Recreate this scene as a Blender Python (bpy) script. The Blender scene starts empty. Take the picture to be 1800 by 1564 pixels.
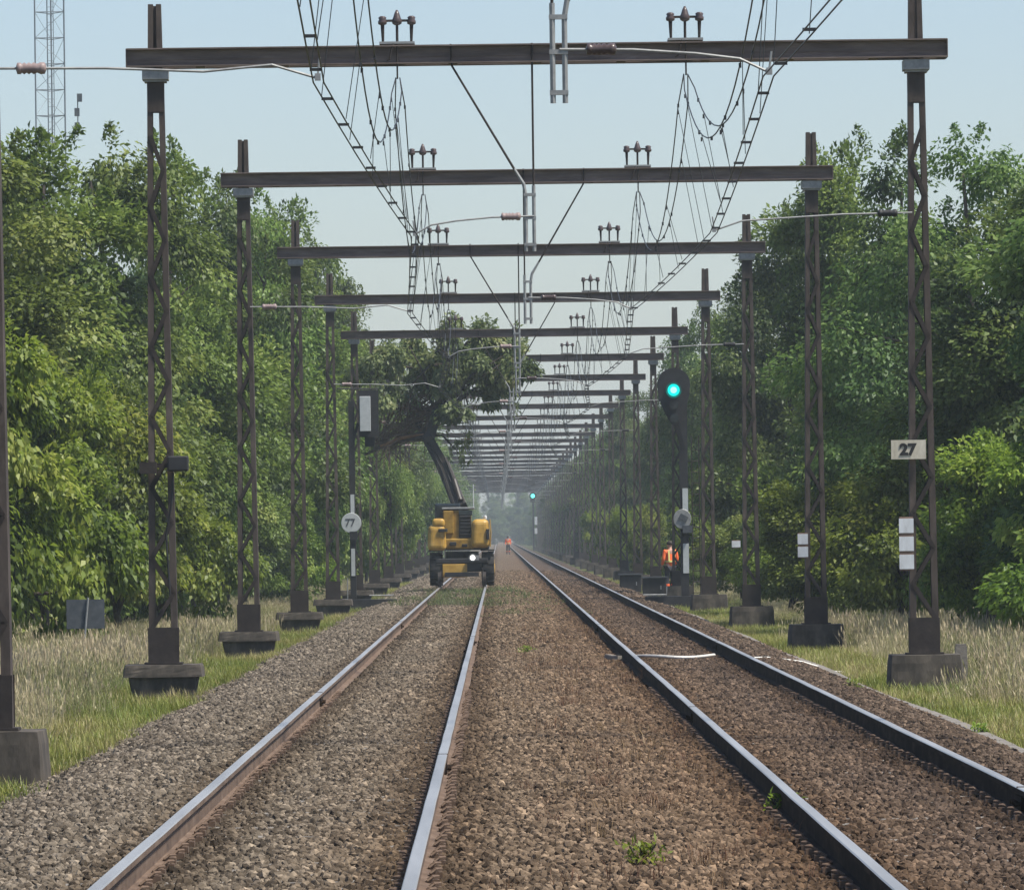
import bpy, math, random
import numpy as np
from mathutils import Vector, Matrix, Euler

S = bpy.context.scene
COL = S.collection
PX0 = .58; HALF = 4.98; D0 = 87.9; DP = 30.0; BEAMZ = 7.94     # the portals: centre line, half width, first distance, spacing, beam height
R = math.radians
rnd = random.Random(7)
RNG = np.random.default_rng(11)

# ------------------------------------------------------------------ helpers
class MB:
    """collects simple solids and links them as one mesh object"""
    def __init__(s): s.v = []; s.f = []; s.m = []
    def add(s, vs, fs, mi=0):
        o = len(s.v); s.v += [tuple(p) for p in vs]
        s.f += [tuple(i + o for i in f) for f in fs]; s.m += [mi] * len(fs)
    def box(s, c, d, mi=0, rot=None, top=None):
        hx, hy, hz = d[0] / 2, d[1] / 2, d[2] / 2
        tx, ty = top if top else (1, 1)
        P = [(-hx, -hy, -hz), (hx, -hy, -hz), (hx, hy, -hz), (-hx, hy, -hz),
             (-hx * tx, -hy * ty, hz), (hx * tx, -hy * ty, hz), (hx * tx, hy * ty, hz), (-hx * tx, hy * ty, hz)]
        M = Euler(rot).to_matrix() if rot else None
        P = [((M @ Vector(p)) if M else Vector(p)) + Vector(c) for p in P]
        s.add(P, [(3, 2, 1, 0), (4, 5, 6, 7), (0, 1, 5, 4), (1, 2, 6, 5), (2, 3, 7, 6), (3, 0, 4, 7)], mi)
    def bar(s, a, b, w, h, mi=0, w2=None, h2=None):
        a, b = Vector(a), Vector(b); d = (b - a).normalized()
        ref = Vector((0, 1, 0)) if abs(d.y) < .9 else Vector((0, 0, 1))
        x = d.cross(ref).normalized(); y = x.cross(d).normalized()
        w2 = w if w2 is None else w2; h2 = h if h2 is None else h2
        P = []
        for p, ww, hh in ((a, w, h), (b, w2, h2)):
            P += [p - x * ww / 2 - y * hh / 2, p + x * ww / 2 - y * hh / 2, p + x * ww / 2 + y * hh / 2, p - x * ww / 2 + y * hh / 2]
        s.add(P, [(3, 2, 1, 0), (4, 5, 6, 7), (0, 1, 5, 4), (1, 2, 6, 5), (2, 3, 7, 6), (3, 0, 4, 7)], mi)
    def tube(s, path, r, n=6, mi=0, cap=True):
        path = [Vector(p) for p in path]; k = len(path)
        rs = r if isinstance(r, (list, tuple)) else [r] * k
        ring0 = len(s.v); up = None
        for i, p in enumerate(path):
            d = (path[min(i + 1, k - 1)] - path[max(i - 1, 0)]).normalized()
            if up is None:
                up = Vector((0, 0, 1)) if abs(d.z) < .8 else Vector((1, 0, 0))
            x = d.cross(up).normalized(); y = x.cross(d).normalized(); up = y
            for j in range(n):
                a = 2 * math.pi * j / n
                s.v.append(tuple(p + (x * math.cos(a) + y * math.sin(a)) * rs[i]))
        for i in range(k - 1):
            for j in range(n):
                a = ring0 + i * n + j; b = ring0 + i * n + (j + 1) % n
                s.f.append((a, b, b + n, a + n)); s.m.append(mi)
        if cap:
            s.f.append(tuple(ring0 + j for j in range(n))[::-1]); s.m.append(mi)
            s.f.append(tuple(ring0 + (k - 1) * n + j for j in range(n))); s.m.append(mi)
    def lathe(s, prof, c=(0, 0, 0), axis='Z', n=14, mi=0, squash=(1, 1)):
        o = len(s.v)
        for (r, z) in prof:
            for j in range(n):
                a = 2 * math.pi * j / n; x, y = r * math.cos(a) * squash[0], r * math.sin(a) * squash[1]
                p = {'Z': (x, y, z), 'Y': (x, z, y), 'X': (z, x, y)}[axis]
                s.v.append((p[0] + c[0], p[1] + c[1], p[2] + c[2]))
        for i in range(len(prof) - 1):
            for j in range(n):
                a = o + i * n + j; b = o + i * n + (j + 1) % n
                s.f.append((a, b, b + n, a + n)); s.m.append(mi)
        s.f.append(tuple(o + j for j in range(n))[::-1]); s.m.append(mi)
        s.f.append(tuple(o + (len(prof) - 1) * n + j for j in range(n))); s.m.append(mi)
    def prism(s, poly, y0, y1, mi=0):
        n = len(poly)
        P = [(x, y0, z) for x, z in poly] + [(x, y1, z) for x, z in poly]
        s.add(P, [tuple(range(n)), tuple(range(2 * n - 1, n - 1, -1))] + [((i + 1) % n, i, i + n, (i + 1) % n + n) for i in range(n)], mi)
    def mesh(s, name, mats):
        me = bpy.data.meshes.new(name); me.from_pydata(s.v, [], s.f)
        for m in (mats if isinstance(mats, (list, tuple)) else [mats]): me.materials.append(m)
        if any(s.m): me.polygons.foreach_set('material_index', s.m)
        import bmesh
        bm = bmesh.new(); bm.from_mesh(me); bmesh.ops.recalc_face_normals(bm, faces=bm.faces); bm.to_mesh(me); bm.free()
        me.update(); return me

def link(name, me, parent=None, loc=(0, 0, 0), rot=(0, 0, 0), scl=None):
    o = bpy.data.objects.new(name, me); COL.objects.link(o)
    o.location = loc; o.rotation_euler = rot
    if scl is not None: o.scale = scl
    if parent: o.parent = parent
    return o
def tag(o, label=None, cat=None, group=None, kind=None):
    if label: o['label'] = label
    if cat: o['category'] = cat
    if group: o['group'] = group
    if kind: o['kind'] = kind
    return o
def thing(name, label, cat, loc, rz=0, group=None):
    o = link(name, None, None, loc, (0, 0, rz)); o.empty_display_size = .2
    return tag(o, label, cat, group)
def copy_tree(o, parent=None):
    c = o.copy(); COL.objects.link(c); c.parent = parent
    for ch in [x for x in o.children]: copy_tree(ch, c)
    return c
def bevel(o, w=.03, seg=2):
    m = o.modifiers.new('bevel', 'BEVEL'); m.width = w; m.segments = seg; m.limit_method = 'ANGLE'; m.angle_limit = R(40)
    return o
def smooth(me):
    me.polygons.foreach_set('use_smooth', [True] * len(me.polygons)); return me

# ------------------------------------------------------------------ camera
F = 11800.0; VU, VV = 876.0, 942.0; TH = R(0.75); CAMZ = 1.65
def W(u, v, d):
    """the point at depth d that the photograph shows at pixel (u, v)"""
    du, dv = u - VU, VV - v; c, s = math.cos(TH), math.sin(TH)
    return Vector(((du * c + dv * s) * d / F, d, CAMZ + (-du * s + dv * c) * d / F))
cd = bpy.data.cameras.new('camera'); cam = bpy.data.objects.new('camera', cd); COL.objects.link(cam)
cd.sensor_width = 36; cd.sensor_fit = 'HORIZONTAL'; cd.lens = 36 * F / 1800
cd.shift_x = (900 - VU) / 1800; cd.shift_y = (VV - 782) / 1800
cd.clip_start = .5; cd.clip_end = 8000
c, s = math.cos(TH), math.sin(TH)
cam.matrix_world = Matrix(((c, s, 0, 0), (0, 0, -1, 0), (-s, c, 0, CAMZ), (0, 0, 0, 1)))
S.camera = cam

# ------------------------------------------------------------------ materials
def nt(name):
    m = bpy.data.materials.new(name); m.use_nodes = True
    t = m.node_tree; t.nodes.clear()
    out = t.nodes.new('ShaderNodeOutputMaterial'); return m, t, out
def N(t, typ, **kw):
    n = t.nodes.new(typ)
    for k, v in kw.items():
        if k in n.inputs and not hasattr(n, k): n.inputs[k].default_value = v
        else: setattr(n, k, v)
    return n
def ramp(t, stops):
    n = t.nodes.new('ShaderNodeValToRGB'); e = n.color_ramp.elements
    while len(e) < len(stops): e.new(.5)
    for i, (p, col) in enumerate(stops): e[i].position = p; e[i].color = (*col, 1)
    return n
def noisy(name, stops, scale=6, rough=.8, metal=0, bump=.3, bscale=None, detail=6, stretch=(1, 1, 1), dist=.01, spec=.4):
    m, t, out = nt(name)
    tc = N(t, 'ShaderNodeTexCoord'); mp = N(t, 'ShaderNodeMapping'); mp.inputs['Scale'].default_value = stretch
    nz = N(t, 'ShaderNodeTexNoise'); nz.inputs['Scale'].default_value = scale; nz.inputs['Detail'].default_value = detail; nz.inputs['Roughness'].default_value = .65
    cr = ramp(t, stops); b = N(t, 'ShaderNodeBsdfPrincipled')
    b.inputs['Roughness'].default_value = rough; b.inputs['Metallic'].default_value = metal; b.inputs['Specular IOR Level'].default_value = spec
    L = t.links.new
    L(tc.outputs['Object'], mp.inputs['Vector']); L(mp.outputs[0], nz.inputs['Vector']); L(nz.outputs['Fac'], cr.inputs[0]); L(cr.outputs[0], b.inputs['Base Color'])
    if bump:
        n2 = N(t, 'ShaderNodeTexNoise'); n2.inputs['Scale'].default_value = bscale or scale * 4; n2.inputs['Detail'].default_value = 4
        bp = N(t, 'ShaderNodeBump'); bp.inputs['Strength'].default_value = bump; bp.inputs['Distance'].default_value = dist
        L(mp.outputs[0], n2.inputs['Vector']); L(n2.outputs['Fac'], bp.inputs['Height']); L(bp.outputs[0], b.inputs['Normal'])
    L(b.outputs[0], out.inputs[0]); return m
def emit(name, col, st):
    m, t, out = nt(name); e = N(t, 'ShaderNodeEmission'); e.inputs[0].default_value = (*col, 1); e.inputs[1].default_value = st
    t.links.new(e.outputs[0], out.inputs[0]); return m
def leafmat(name, stops, trans=.4, gloss=.025):
    m, t, out = nt(name); L = t.links.new
    at = N(t, 'ShaderNodeAttribute'); at.attribute_name = 'tint'
    cr = ramp(t, stops); oi = N(t, 'ShaderNodeObjectInfo')
    hs = N(t, 'ShaderNodeHueSaturation')
    mr = N(t, 'ShaderNodeMapRange'); mr.inputs[3].default_value = .468; mr.inputs[4].default_value = .502
    mv = N(t, 'ShaderNodeMapRange'); mv.inputs[3].default_value = .8; mv.inputs[4].default_value = 1.2
    L(at.outputs['Fac'], cr.inputs[0]); L(oi.outputs['Random'], mr.inputs[0]); L(oi.outputs['Random'], mv.inputs[0])
    L(mr.outputs[0], hs.inputs['Hue']); L(mv.outputs[0], hs.inputs['Value']); L(cr.outputs[0], hs.inputs['Color'])
    d = N(t, 'ShaderNodeBsdfDiffuse'); tr = N(t, 'ShaderNodeBsdfTranslucent'); g = N(t, 'ShaderNodeBsdfGlossy'); g.inputs['Roughness'].default_value = .5
    g.inputs['Color'].default_value = (.8, .85, .8, 1)
    m1 = N(t, 'ShaderNodeMixShader'); m1.inputs[0].default_value = trans; m2 = N(t, 'ShaderNodeMixShader'); m2.inputs[0].default_value = gloss
    L(hs.outputs[0], d.inputs[0]); L(hs.outputs[0], tr.inputs[0]); L(d.outputs[0], m1.inputs[1]); L(tr.outputs[0], m1.inputs[2])
    L(m1.outputs[0], m2.inputs[1]); L(g.outputs[0], m2.inputs[2]); L(m2.outputs[0], out.inputs[0]); return m

STEEL = noisy('weathered_brown_steel', [(.2, (.022, .017, .014)), (.45, (.055, .042, .035)), (.62, (.085, .066, .054)), (.8, (.15, .118, .098))], 5, .75, 0, .25, stretch=(1, 1, .35))
BEAM = noisy('weathered_beam_steel', [(.2, (.06, .045, .038)), (.45, (.125, .096, .083)), (.62, (.175, .138, .12)), (.8, (.26, .215, .19))], 4, .7, 0, .25, stretch=(.4, 1, 2.5))
DARK = noisy('dark_lattice_steel', [(.3, (.015, .011, .010)), (.6, (.032, .024, .020)), (.8, (.06, .045, .037))], 6, .75, 0, .2)
GALV = noisy('galvanised_steel', [(.3, (.20, .205, .205)), (.7, (.34, .345, .335))], 10, .55, .3, .1)
INSUL = noisy('brown_glazed_insulator', [(.3, (.055, .04, .038)), (.7, (.11, .08, .076))], 8, .3, 0, 0)
PINK = noisy('pale_worn_insulator', [(.3, (.20, .145, .135)), (.7, (.32, .25, .235))], 12, .5, 0, .1)
WIRE = noisy('tarnished_copper_wire', [(.3, (.03, .032, .034)), (.7, (.06, .06, .062))], 3, .5, .3, 0)
CONC = noisy('stained_concrete', [(.25, (.022, .019, .016)), (.45, (.055, .047, .038)), (.6, (.095, .08, .063)), (.8, (.17, .145, .115))], 3.5, .92, 0, .5, 18, stretch=(1, 1, .45))
CONC2 = noisy('sleeper_concrete', [(.3, (.13, .12, .105)), (.7, (.24, .215, .185))], 7, .92, 0, .5, 25)
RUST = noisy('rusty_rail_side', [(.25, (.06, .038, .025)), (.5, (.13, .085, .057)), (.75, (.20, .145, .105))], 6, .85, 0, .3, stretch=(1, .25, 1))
RDARK = noisy('dark_brown_rail_side', [(.25, (.012, .008, .006)), (.5, (.030, .020, .014)), (.75, (.075, .05, .034))], 6, .9, 0, .3, stretch=(1, .25, 1), spec=.08)  # near-black brown for right-track rail sides and joint bars
RHEAD = noisy('polished_rail_head', [(.3, (.34, .325, .30)), (.7, (.56, .545, .51))], 3, .34, .55, .05, 30, stretch=(1, .06, 1))
BLACK = noisy('matt_black_paint', [(.3, (.012, .012, .013)), (.7, (.028, .028, .03))], 6, .6, 0, .1)
WHITE = noisy('weathered_white_paint', [(.28, (.36, .37, .36)), (.42, (.56, .58, .59)), (.7, (.70, .73, .75))], 9, .6, 0, .05, stretch=(1, 1, .3))
GREYP = noisy('pale_grey_panel', [(.3, (.38, .41, .41)), (.7, (.50, .53, .53))], 5, .6, 0, .05)
CREAM = noisy('cream_plate', [(.28, (.30, .26, .19)), (.42, (.46, .42, .33)), (.7, (.60, .56, .46))], 9, .6, 0, .05, stretch=(1, 1, .4))
YELLOW = noisy('machine_yellow', [(.25, (.27, .155, .03)), (.5, (.46, .275, .05)), (.8, (.60, .39, .11))], 3, .42, 0, .08)
RUBBER = noisy('dusty_rubber', [(.3, (.012, .012, .012)), (.7, (.035, .033, .03))], 8, .9, 0, .4)
GLASS = noisy('dark_cab_glass', [(.3, (.01, .014, .016)), (.7, (.03, .04, .045))], 2, .08, 0, 0)
BOOM = noisy('dark_boom_steel', [(.3, (.016, .012, .009)), (.7, (.034, .026, .018))], 1.2, .5, 0, .03)
BARK = noisy('bark', [(.25, (.025, .02, .016)), (.5, (.06, .048, .038)), (.75, (.11, .09, .07))], 7, .95, 0, .8, 20, stretch=(1, 1, .2), dist=.03)
TWIG = noisy('brown_twigs', [(.3, (.06, .04, .028)), (.7, (.14, .095, .065))], 8, .95, 0, 0)
CUTW = noisy('orange_torn_wood', [(.25, (.09, .045, .022)), (.5, (.22, .11, .05)), (.75, (.36, .20, .10))], 5, .9, 0, .5, stretch=(.3, 1, 1))
ORANGE = noisy('hi_vis_orange', [(.3, (.78, .11, .02)), (.7, (.92, .17, .04))], 5, .7, 0, .2)
LIME = noisy('hi_vis_yellow_band', [(.3, (.55, .52, .16)), (.7, (.72, .68, .25))], 5, .5, 0, 0)
NAVY = noisy('dark_trousers', [(.3, (.012, .013, .018)), (.7, (.03, .03, .04))], 8, .9, 0, .2)
SKIN = noisy('skin', [(.3, (.38, .21, .15)), (.7, (.50, .30, .22))], 8, .6, 0, .05)
HAIR = noisy('dark_hair', [(.3, (.015, .010, .008)), (.7, (.04, .028, .02))], 20, .7, 0, .3)
CABLE = noisy('white_cable_sheath', [(.3, (.55, .53, .48)), (.7, (.70, .68, .63))], 5, .5, 0, 0)
SLATE = noisy('dull_dark_sign_back', [(.3, (.05, .058, .066)), (.7, (.10, .11, .12))], 8, .6, .2, .1)
LAMPG = emit('green_signal_light', (.0, .72, .60), 1.15)
CORE = emit('signal_lamp_core', (.10, 1, .88), 4.0)
LENS = emit('teal_lens_glow', (.0, .22, .20), .55)
LAMPW = emit('white_work_light', (1, .97, .9), 4.0)
LEAF_A = leafmat('broad_green_leaves', [(0, (.048, .086, .02)), (.35, (.105, .18, .032)), (.7, (.175, .265, .048)), (1, (.27, .33, .09))])
LEAF_B = leafmat('bright_shrub_leaves', [(0, (.045, .09, .014)), (.35, (.12, .205, .024)), (.7, (.21, .31, .036)), (1, (.32, .39, .08))], .52)
LEAF_C = leafmat('dark_green_leaves', [(0, (.034, .070, .02)), (.4, (.076, .14, .034)), (.75, (.13, .205, .045)), (1, (.20, .27, .08))], .45)
LEAF_D = leafmat('drooping_cut_leaves', [(0, (.04, .06, .024)), (.4, (.10, .145, .05)), (.75, (.18, .23, .08)), (1, (.28, .30, .13))], .5)
GRASS = leafmat('verge_grass', [(0, (.08, .13, .02)), (.4, (.17, .22, .035)), (.7, (.27, .29, .07)), (1, (.38, .34, .14))], .35, .03)
DRY = leafmat('dry_tall_grass', [(0, (.10, .15, .035)), (.4, (.22, .235, .085)), (.7, (.34, .31, .15)), (1, (.46, .40, .24))], .35, .03)

WISP = leafmat('withered_weeds', [(0, (.10, .06, .03)), (.5, (.20, .13, .065)), (1, (.32, .23, .12))], .3, .02)

# ------------------------------------------------------------------ ground
def gnd_mat():
    m, t, out = nt('verge_soil'); L = t.links.new
    tc = N(t, 'ShaderNodeTexCoord'); n1 = N(t, 'ShaderNodeTexNoise'); n1.inputs['Scale'].default_value = .6; n1.inputs['Detail'].default_value = 8
    n2 = N(t, 'ShaderNodeTexNoise'); n2.inputs['Scale'].default_value = 9; n2.inputs['Detail'].default_value = 6
    c1 = ramp(t, [(.3, (.055, .075, .02)), (.5, (.10, .115, .035)), (.7, (.17, .15, .07))]); c2 = ramp(t, [(.3, (.45, .45, .45)), (.7, (1.1, 1.1, 1.1))])
    mx = N(t, 'ShaderNodeMix', data_type='RGBA', blend_type='MULTIPLY'); mx.inputs[0].default_value = 1
    b = N(t, 'ShaderNodeBsdfPrincipled'); b.inputs['Roughness'].default_value = .95; b.inputs['Specular IOR Level'].default_value = .1
    bp = N(t, 'ShaderNodeBump'); bp.inputs['Strength'].default_value = .7; bp.inputs['Distance'].default_value = .05
    L(tc.outputs['Object'], n1.inputs['Vector']); L(tc.outputs['Object'], n2.inputs['Vector'])
    L(n1.outputs['Fac'], c1.inputs[0]); L(n2.outputs['Fac'], c2.inputs[0]); L(c1.outputs[0], mx.inputs[6]); L(c2.outputs[0], mx.inputs[7])
    L(mx.outputs[2], b.inputs['Base Color']); L(n2.outputs['Fac'], bp.inputs['Height']); L(bp.outputs[0], b.inputs['Normal']); L(b.outputs[0], out.inputs[0]); return m
def ballast_mat(inst=False):
    m, t, out = nt('ballast_stone' if inst else 'ballast_bed_grit'); L = t.links.new
    ge = N(t, 'ShaderNodeNewGeometry'); sx = N(t, 'ShaderNodeSeparateXYZ'); L(ge.outputs['Position'], sx.inputs[0])
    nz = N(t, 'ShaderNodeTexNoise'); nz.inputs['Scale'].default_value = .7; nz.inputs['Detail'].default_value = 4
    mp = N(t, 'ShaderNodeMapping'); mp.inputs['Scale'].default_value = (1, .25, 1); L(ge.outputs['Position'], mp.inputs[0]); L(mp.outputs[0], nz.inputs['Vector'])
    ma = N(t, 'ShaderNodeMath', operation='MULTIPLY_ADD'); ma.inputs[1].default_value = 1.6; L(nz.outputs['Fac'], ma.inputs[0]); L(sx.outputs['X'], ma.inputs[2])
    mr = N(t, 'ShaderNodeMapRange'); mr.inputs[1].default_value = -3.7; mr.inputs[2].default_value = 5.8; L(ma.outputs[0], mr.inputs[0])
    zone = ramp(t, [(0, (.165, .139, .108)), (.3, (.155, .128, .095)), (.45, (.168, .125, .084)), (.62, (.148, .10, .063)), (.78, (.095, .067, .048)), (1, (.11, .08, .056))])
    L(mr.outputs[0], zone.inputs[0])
    if inst:
        oi = N(t, 'ShaderNodeObjectInfo'); val = oi.outputs['Random']
    else:
        vo = N(t, 'ShaderNodeTexVoronoi'); vo.inputs['Scale'].default_value = 17; L(ge.outputs['Position'], vo.inputs['Vector'])
        sp = N(t, 'ShaderNodeSeparateColor'); L(vo.outputs['Color'], sp.inputs[0]); val = sp.outputs[0]
    br = ramp(t, [(0, (.28, .27, .26)), (.3, (.62, .60, .58)), (.7, (1.0, 1.0, 1.0)), (.93, (1.35, 1.36, 1.38)), (1, (2.0, 2.0, 2.0))]); L(val, br.inputs[0])
    mx = N(t, 'ShaderNodeMix', data_type='RGBA', blend_type='MULTIPLY'); mx.inputs[0].default_value = 1
    L(zone.outputs[0], mx.inputs[6]); L(br.outputs[0], mx.inputs[7])
    n3 = N(t, 'ShaderNodeTexNoise'); n3.inputs['Scale'].default_value = 40; L(ge.outputs['Position'], n3.inputs['Vector'])
    c3 = ramp(t, [(.3, (.7, .7, .7)), (.7, (1.2, 1.18, 1.15))]); L(n3.outputs['Fac'], c3.inputs[0])
    m2 = N(t, 'ShaderNodeMix', data_type='RGBA', blend_type='MULTIPLY'); m2.inputs[0].default_value = 1; L(mx.outputs[2], m2.inputs[6]); L(c3.outputs[0], m2.inputs[7])
    # base colour darkens and browns along each rail
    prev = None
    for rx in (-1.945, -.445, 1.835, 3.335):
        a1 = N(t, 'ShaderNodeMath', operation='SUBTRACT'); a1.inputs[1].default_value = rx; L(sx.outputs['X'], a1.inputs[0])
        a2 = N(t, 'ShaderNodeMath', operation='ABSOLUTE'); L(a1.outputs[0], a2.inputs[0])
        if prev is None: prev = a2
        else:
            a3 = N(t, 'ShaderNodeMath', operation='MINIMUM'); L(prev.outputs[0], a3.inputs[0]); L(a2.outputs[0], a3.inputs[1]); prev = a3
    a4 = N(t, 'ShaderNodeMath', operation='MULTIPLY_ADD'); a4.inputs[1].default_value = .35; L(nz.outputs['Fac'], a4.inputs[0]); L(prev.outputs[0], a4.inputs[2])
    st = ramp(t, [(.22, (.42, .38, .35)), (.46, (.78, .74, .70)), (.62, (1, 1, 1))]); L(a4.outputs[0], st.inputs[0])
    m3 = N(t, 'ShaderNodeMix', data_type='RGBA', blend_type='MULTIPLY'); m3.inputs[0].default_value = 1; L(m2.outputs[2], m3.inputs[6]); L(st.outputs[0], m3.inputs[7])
    b = N(t, 'ShaderNodeBsdfPrincipled'); b.inputs['Roughness'].default_value = .9; b.inputs['Specular IOR Level'].default_value = .2
    L(m3.outputs[2], b.inputs['Base Color'])
    if not inst:
        bp = N(t, 'ShaderNodeBump'); bp.inputs['Strength'].default_value = 1; bp.inputs['Distance'].default_value = .05
        L(vo.outputs['Distance'], bp.inputs['Height']); bp.invert = True; L(bp.outputs[0], b.inputs['Normal'])
    L(b.outputs[0], out.inputs[0]); return m
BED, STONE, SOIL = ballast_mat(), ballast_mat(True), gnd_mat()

GZ = -.47
gb = MB(); xs = [-320, -120, -40, -14, -9, -6.5, -4.6, 0, 5.4, 7, 10, 14, 40, 120, 320]; ys = [-30, 20] + list(range(40, 400, 6)) + [420, 480, 560, 700, 900, 1200, 1700, 2400]
vs = []
for y in ys:
    for x in xs:
        z = GZ
        if 5 < abs(x) < 50 and 30 < y < 420: z += rnd.uniform(-.05, .09) + (.12 if abs(x) > 9 else 0)
        if abs(x) >= 120: z += .4
        vs.append((x, y, z))
nx = len(xs); gb.add(vs, [(j * nx + i, j * nx + i + 1, (j + 1) * nx + i + 1, (j + 1) * nx + i) for j in range(len(ys) - 1) for i in range(nx - 1)])
tag(link('ground', gb.mesh('ground', SOIL)), kind='structure')

BP = [(-4.5, -.56), (-3.95, -.43), (-3.2, -.22), (-2.7, -.19), (-1.945, -.20), (-1.2, -.195), (-.445, -.20), (.2, -.17), (.7, -.155), (1.2, -.17), (1.835, -.20), (2.6, -.195), (3.335, -.20), (3.95, -.20), (4.35, -.27), (4.85, -.44), (5.3, -.56)]
BX = np.array([p[0] for p in BP]); BZ = np.array([p[1] for p in BP])
def bz(x): return np.interp(x, BX, BZ)
bb = MB(); ys = list(np.arange(18, 260, 1.5)) + list(np.arange(260, 700, 8)) + list(np.arange(700, 2300, 60)); xs = list(np.unique(np.concatenate([BX, np.arange(-4.2, 5.1, .35)])))
vs = [(x + (rnd.uniform(-.12, .12) if x < -3.4 or x > 4.1 else 0), y, float(bz(x)) + rnd.uniform(-.012, .012)) for y in ys for x in xs]
nx = len(xs); bb.add(vs, [(j * nx + i, j * nx + i + 1, (j + 1) * nx + i + 1, (j + 1) * nx + i) for j in range(len(ys) - 1) for i in range(nx - 1)])
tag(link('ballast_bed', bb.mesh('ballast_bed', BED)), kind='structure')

# ------------------------------------------------------------------ scattering (uncountable stuff only)
def scatter(name, pts, rot, scl, protos, picks=None):
    n = len(pts); me = bpy.data.meshes.new(name); me.vertices.add(n); me.vertices.foreach_set('co', np.asarray(pts, np.float32).ravel())
    a = me.attributes.new('rot', 'FLOAT_VECTOR', 'POINT'); a.data.foreach_set('vector', np.asarray(rot, np.float32).ravel())
    a = me.attributes.new('scl', 'FLOAT', 'POINT'); a.data.foreach_set('value', np.asarray(scl, np.float32))
    a = me.attributes.new('pick', 'INT', 'POINT'); a.data.foreach_set('value', (RNG.integers(0, len(protos), n) if picks is None else picks).astype(np.int32))
    me.update(); o = link(name, me)
    g = bpy.data.node_groups.new(name, 'GeometryNodeTree')
    g.interface.new_socket('Geometry', in_out='INPUT', socket_type='NodeSocketGeometry'); g.interface.new_socket('Geometry', in_out='OUTPUT', socket_type='NodeSocketGeometry')
    gi = g.nodes.new('NodeGroupInput'); go = g.nodes.new('NodeGroupOutput'); ip = g.nodes.new('GeometryNodeInstanceOnPoints'); L = g.links.new
    gg = g.nodes.new('GeometryNodeGeometryToInstance')
    for p in reversed(protos):
        oi = g.nodes.new('GeometryNodeObjectInfo'); oi.inputs['Object'].default_value = p; oi.inputs['As Instance'].default_value = False
        L(oi.outputs['Geometry'], gg.inputs[0])
    def attr(nm, ty):
        k = g.nodes.new('GeometryNodeInputNamedAttribute'); k.data_type = ty; k.inputs['Name'].default_value = nm; return k.outputs['Attribute']
    er = g.nodes.new('FunctionNodeEulerToRotation'); L(attr('rot', 'FLOAT_VECTOR'), er.inputs[0])
    L(gi.outputs[0], ip.inputs['Points']); L(gg.outputs[0], ip.inputs['Instance']); ip.inputs['Pick Instance'].default_value = True
    L(attr('pick', 'INT'), ip.inputs['Instance Index']); L(er.outputs[0], ip.inputs['Rotation']); L(attr('scl', 'FLOAT'), ip.inputs['Scale'])
    L(ip.outputs[0], go.inputs[0])
    md = o.modifiers.new('scatter', 'NODES'); md.node_group = g
    return tag(o, kind='stuff')
def proto(name, me): return bpy.data.objects.new(name, me)     # a source shape, not in the scene itself

def ico_stone(seed):
    r = np.random.default_rng(seed); import bmesh
    bm = bmesh.new(); bmesh.ops.create_icosphere(bm, subdivisions=1, radius=.5)
    sc = r.uniform(.65, 1.15, 3)
    for v in bm.verts:
        k = r.uniform(.78, 1.16); v.co = Vector((v.co.x * sc[0] * k, v.co.y * sc[1] * k, v.co.z * sc[2] * .8 * k))
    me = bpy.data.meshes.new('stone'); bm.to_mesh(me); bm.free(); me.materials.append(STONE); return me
stones = [proto('stone', ico_stone(i)) for i in range(8)]
def stone_field(y0, y1, dens, s0, s1):
    n = int((y1 - y0) * 8.9 * dens); x = RNG.uniform(-4.15, 4.85, n); y = RNG.uniform(y0, y1, n)
    sz = RNG.uniform(s0, s1, n) ** 1.0
    keep = np.ones(n, bool)
    for rx in (-1.945, -.445, 1.835, 3.335): keep &= np.abs(x - rx) > .085
    x, y, sz = x[keep], y[keep], sz[keep]; n = len(x)
    z = bz(x) + sz * RNG.uniform(-.05, .38, n)
    edge = (x < -3.5) | (x > 4.3); k2 = ~edge | (RNG.random(n) < .75)
    return np.c_[x, y, z][k2], RNG.uniform(-3.14, 3.14, (n, 3))[k2], sz[k2]
parts_ = [stone_field(24, 62, 600, .028, .074), stone_field(62, 105, 400, .036, .08), stone_field(105, 190, 170, .05, .10), stone_field(190, 340, 55, .07, .14)]
scatter('ballast', *[np.concatenate([p[i] for p in parts_]) for i in range(3)], stones)

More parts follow.
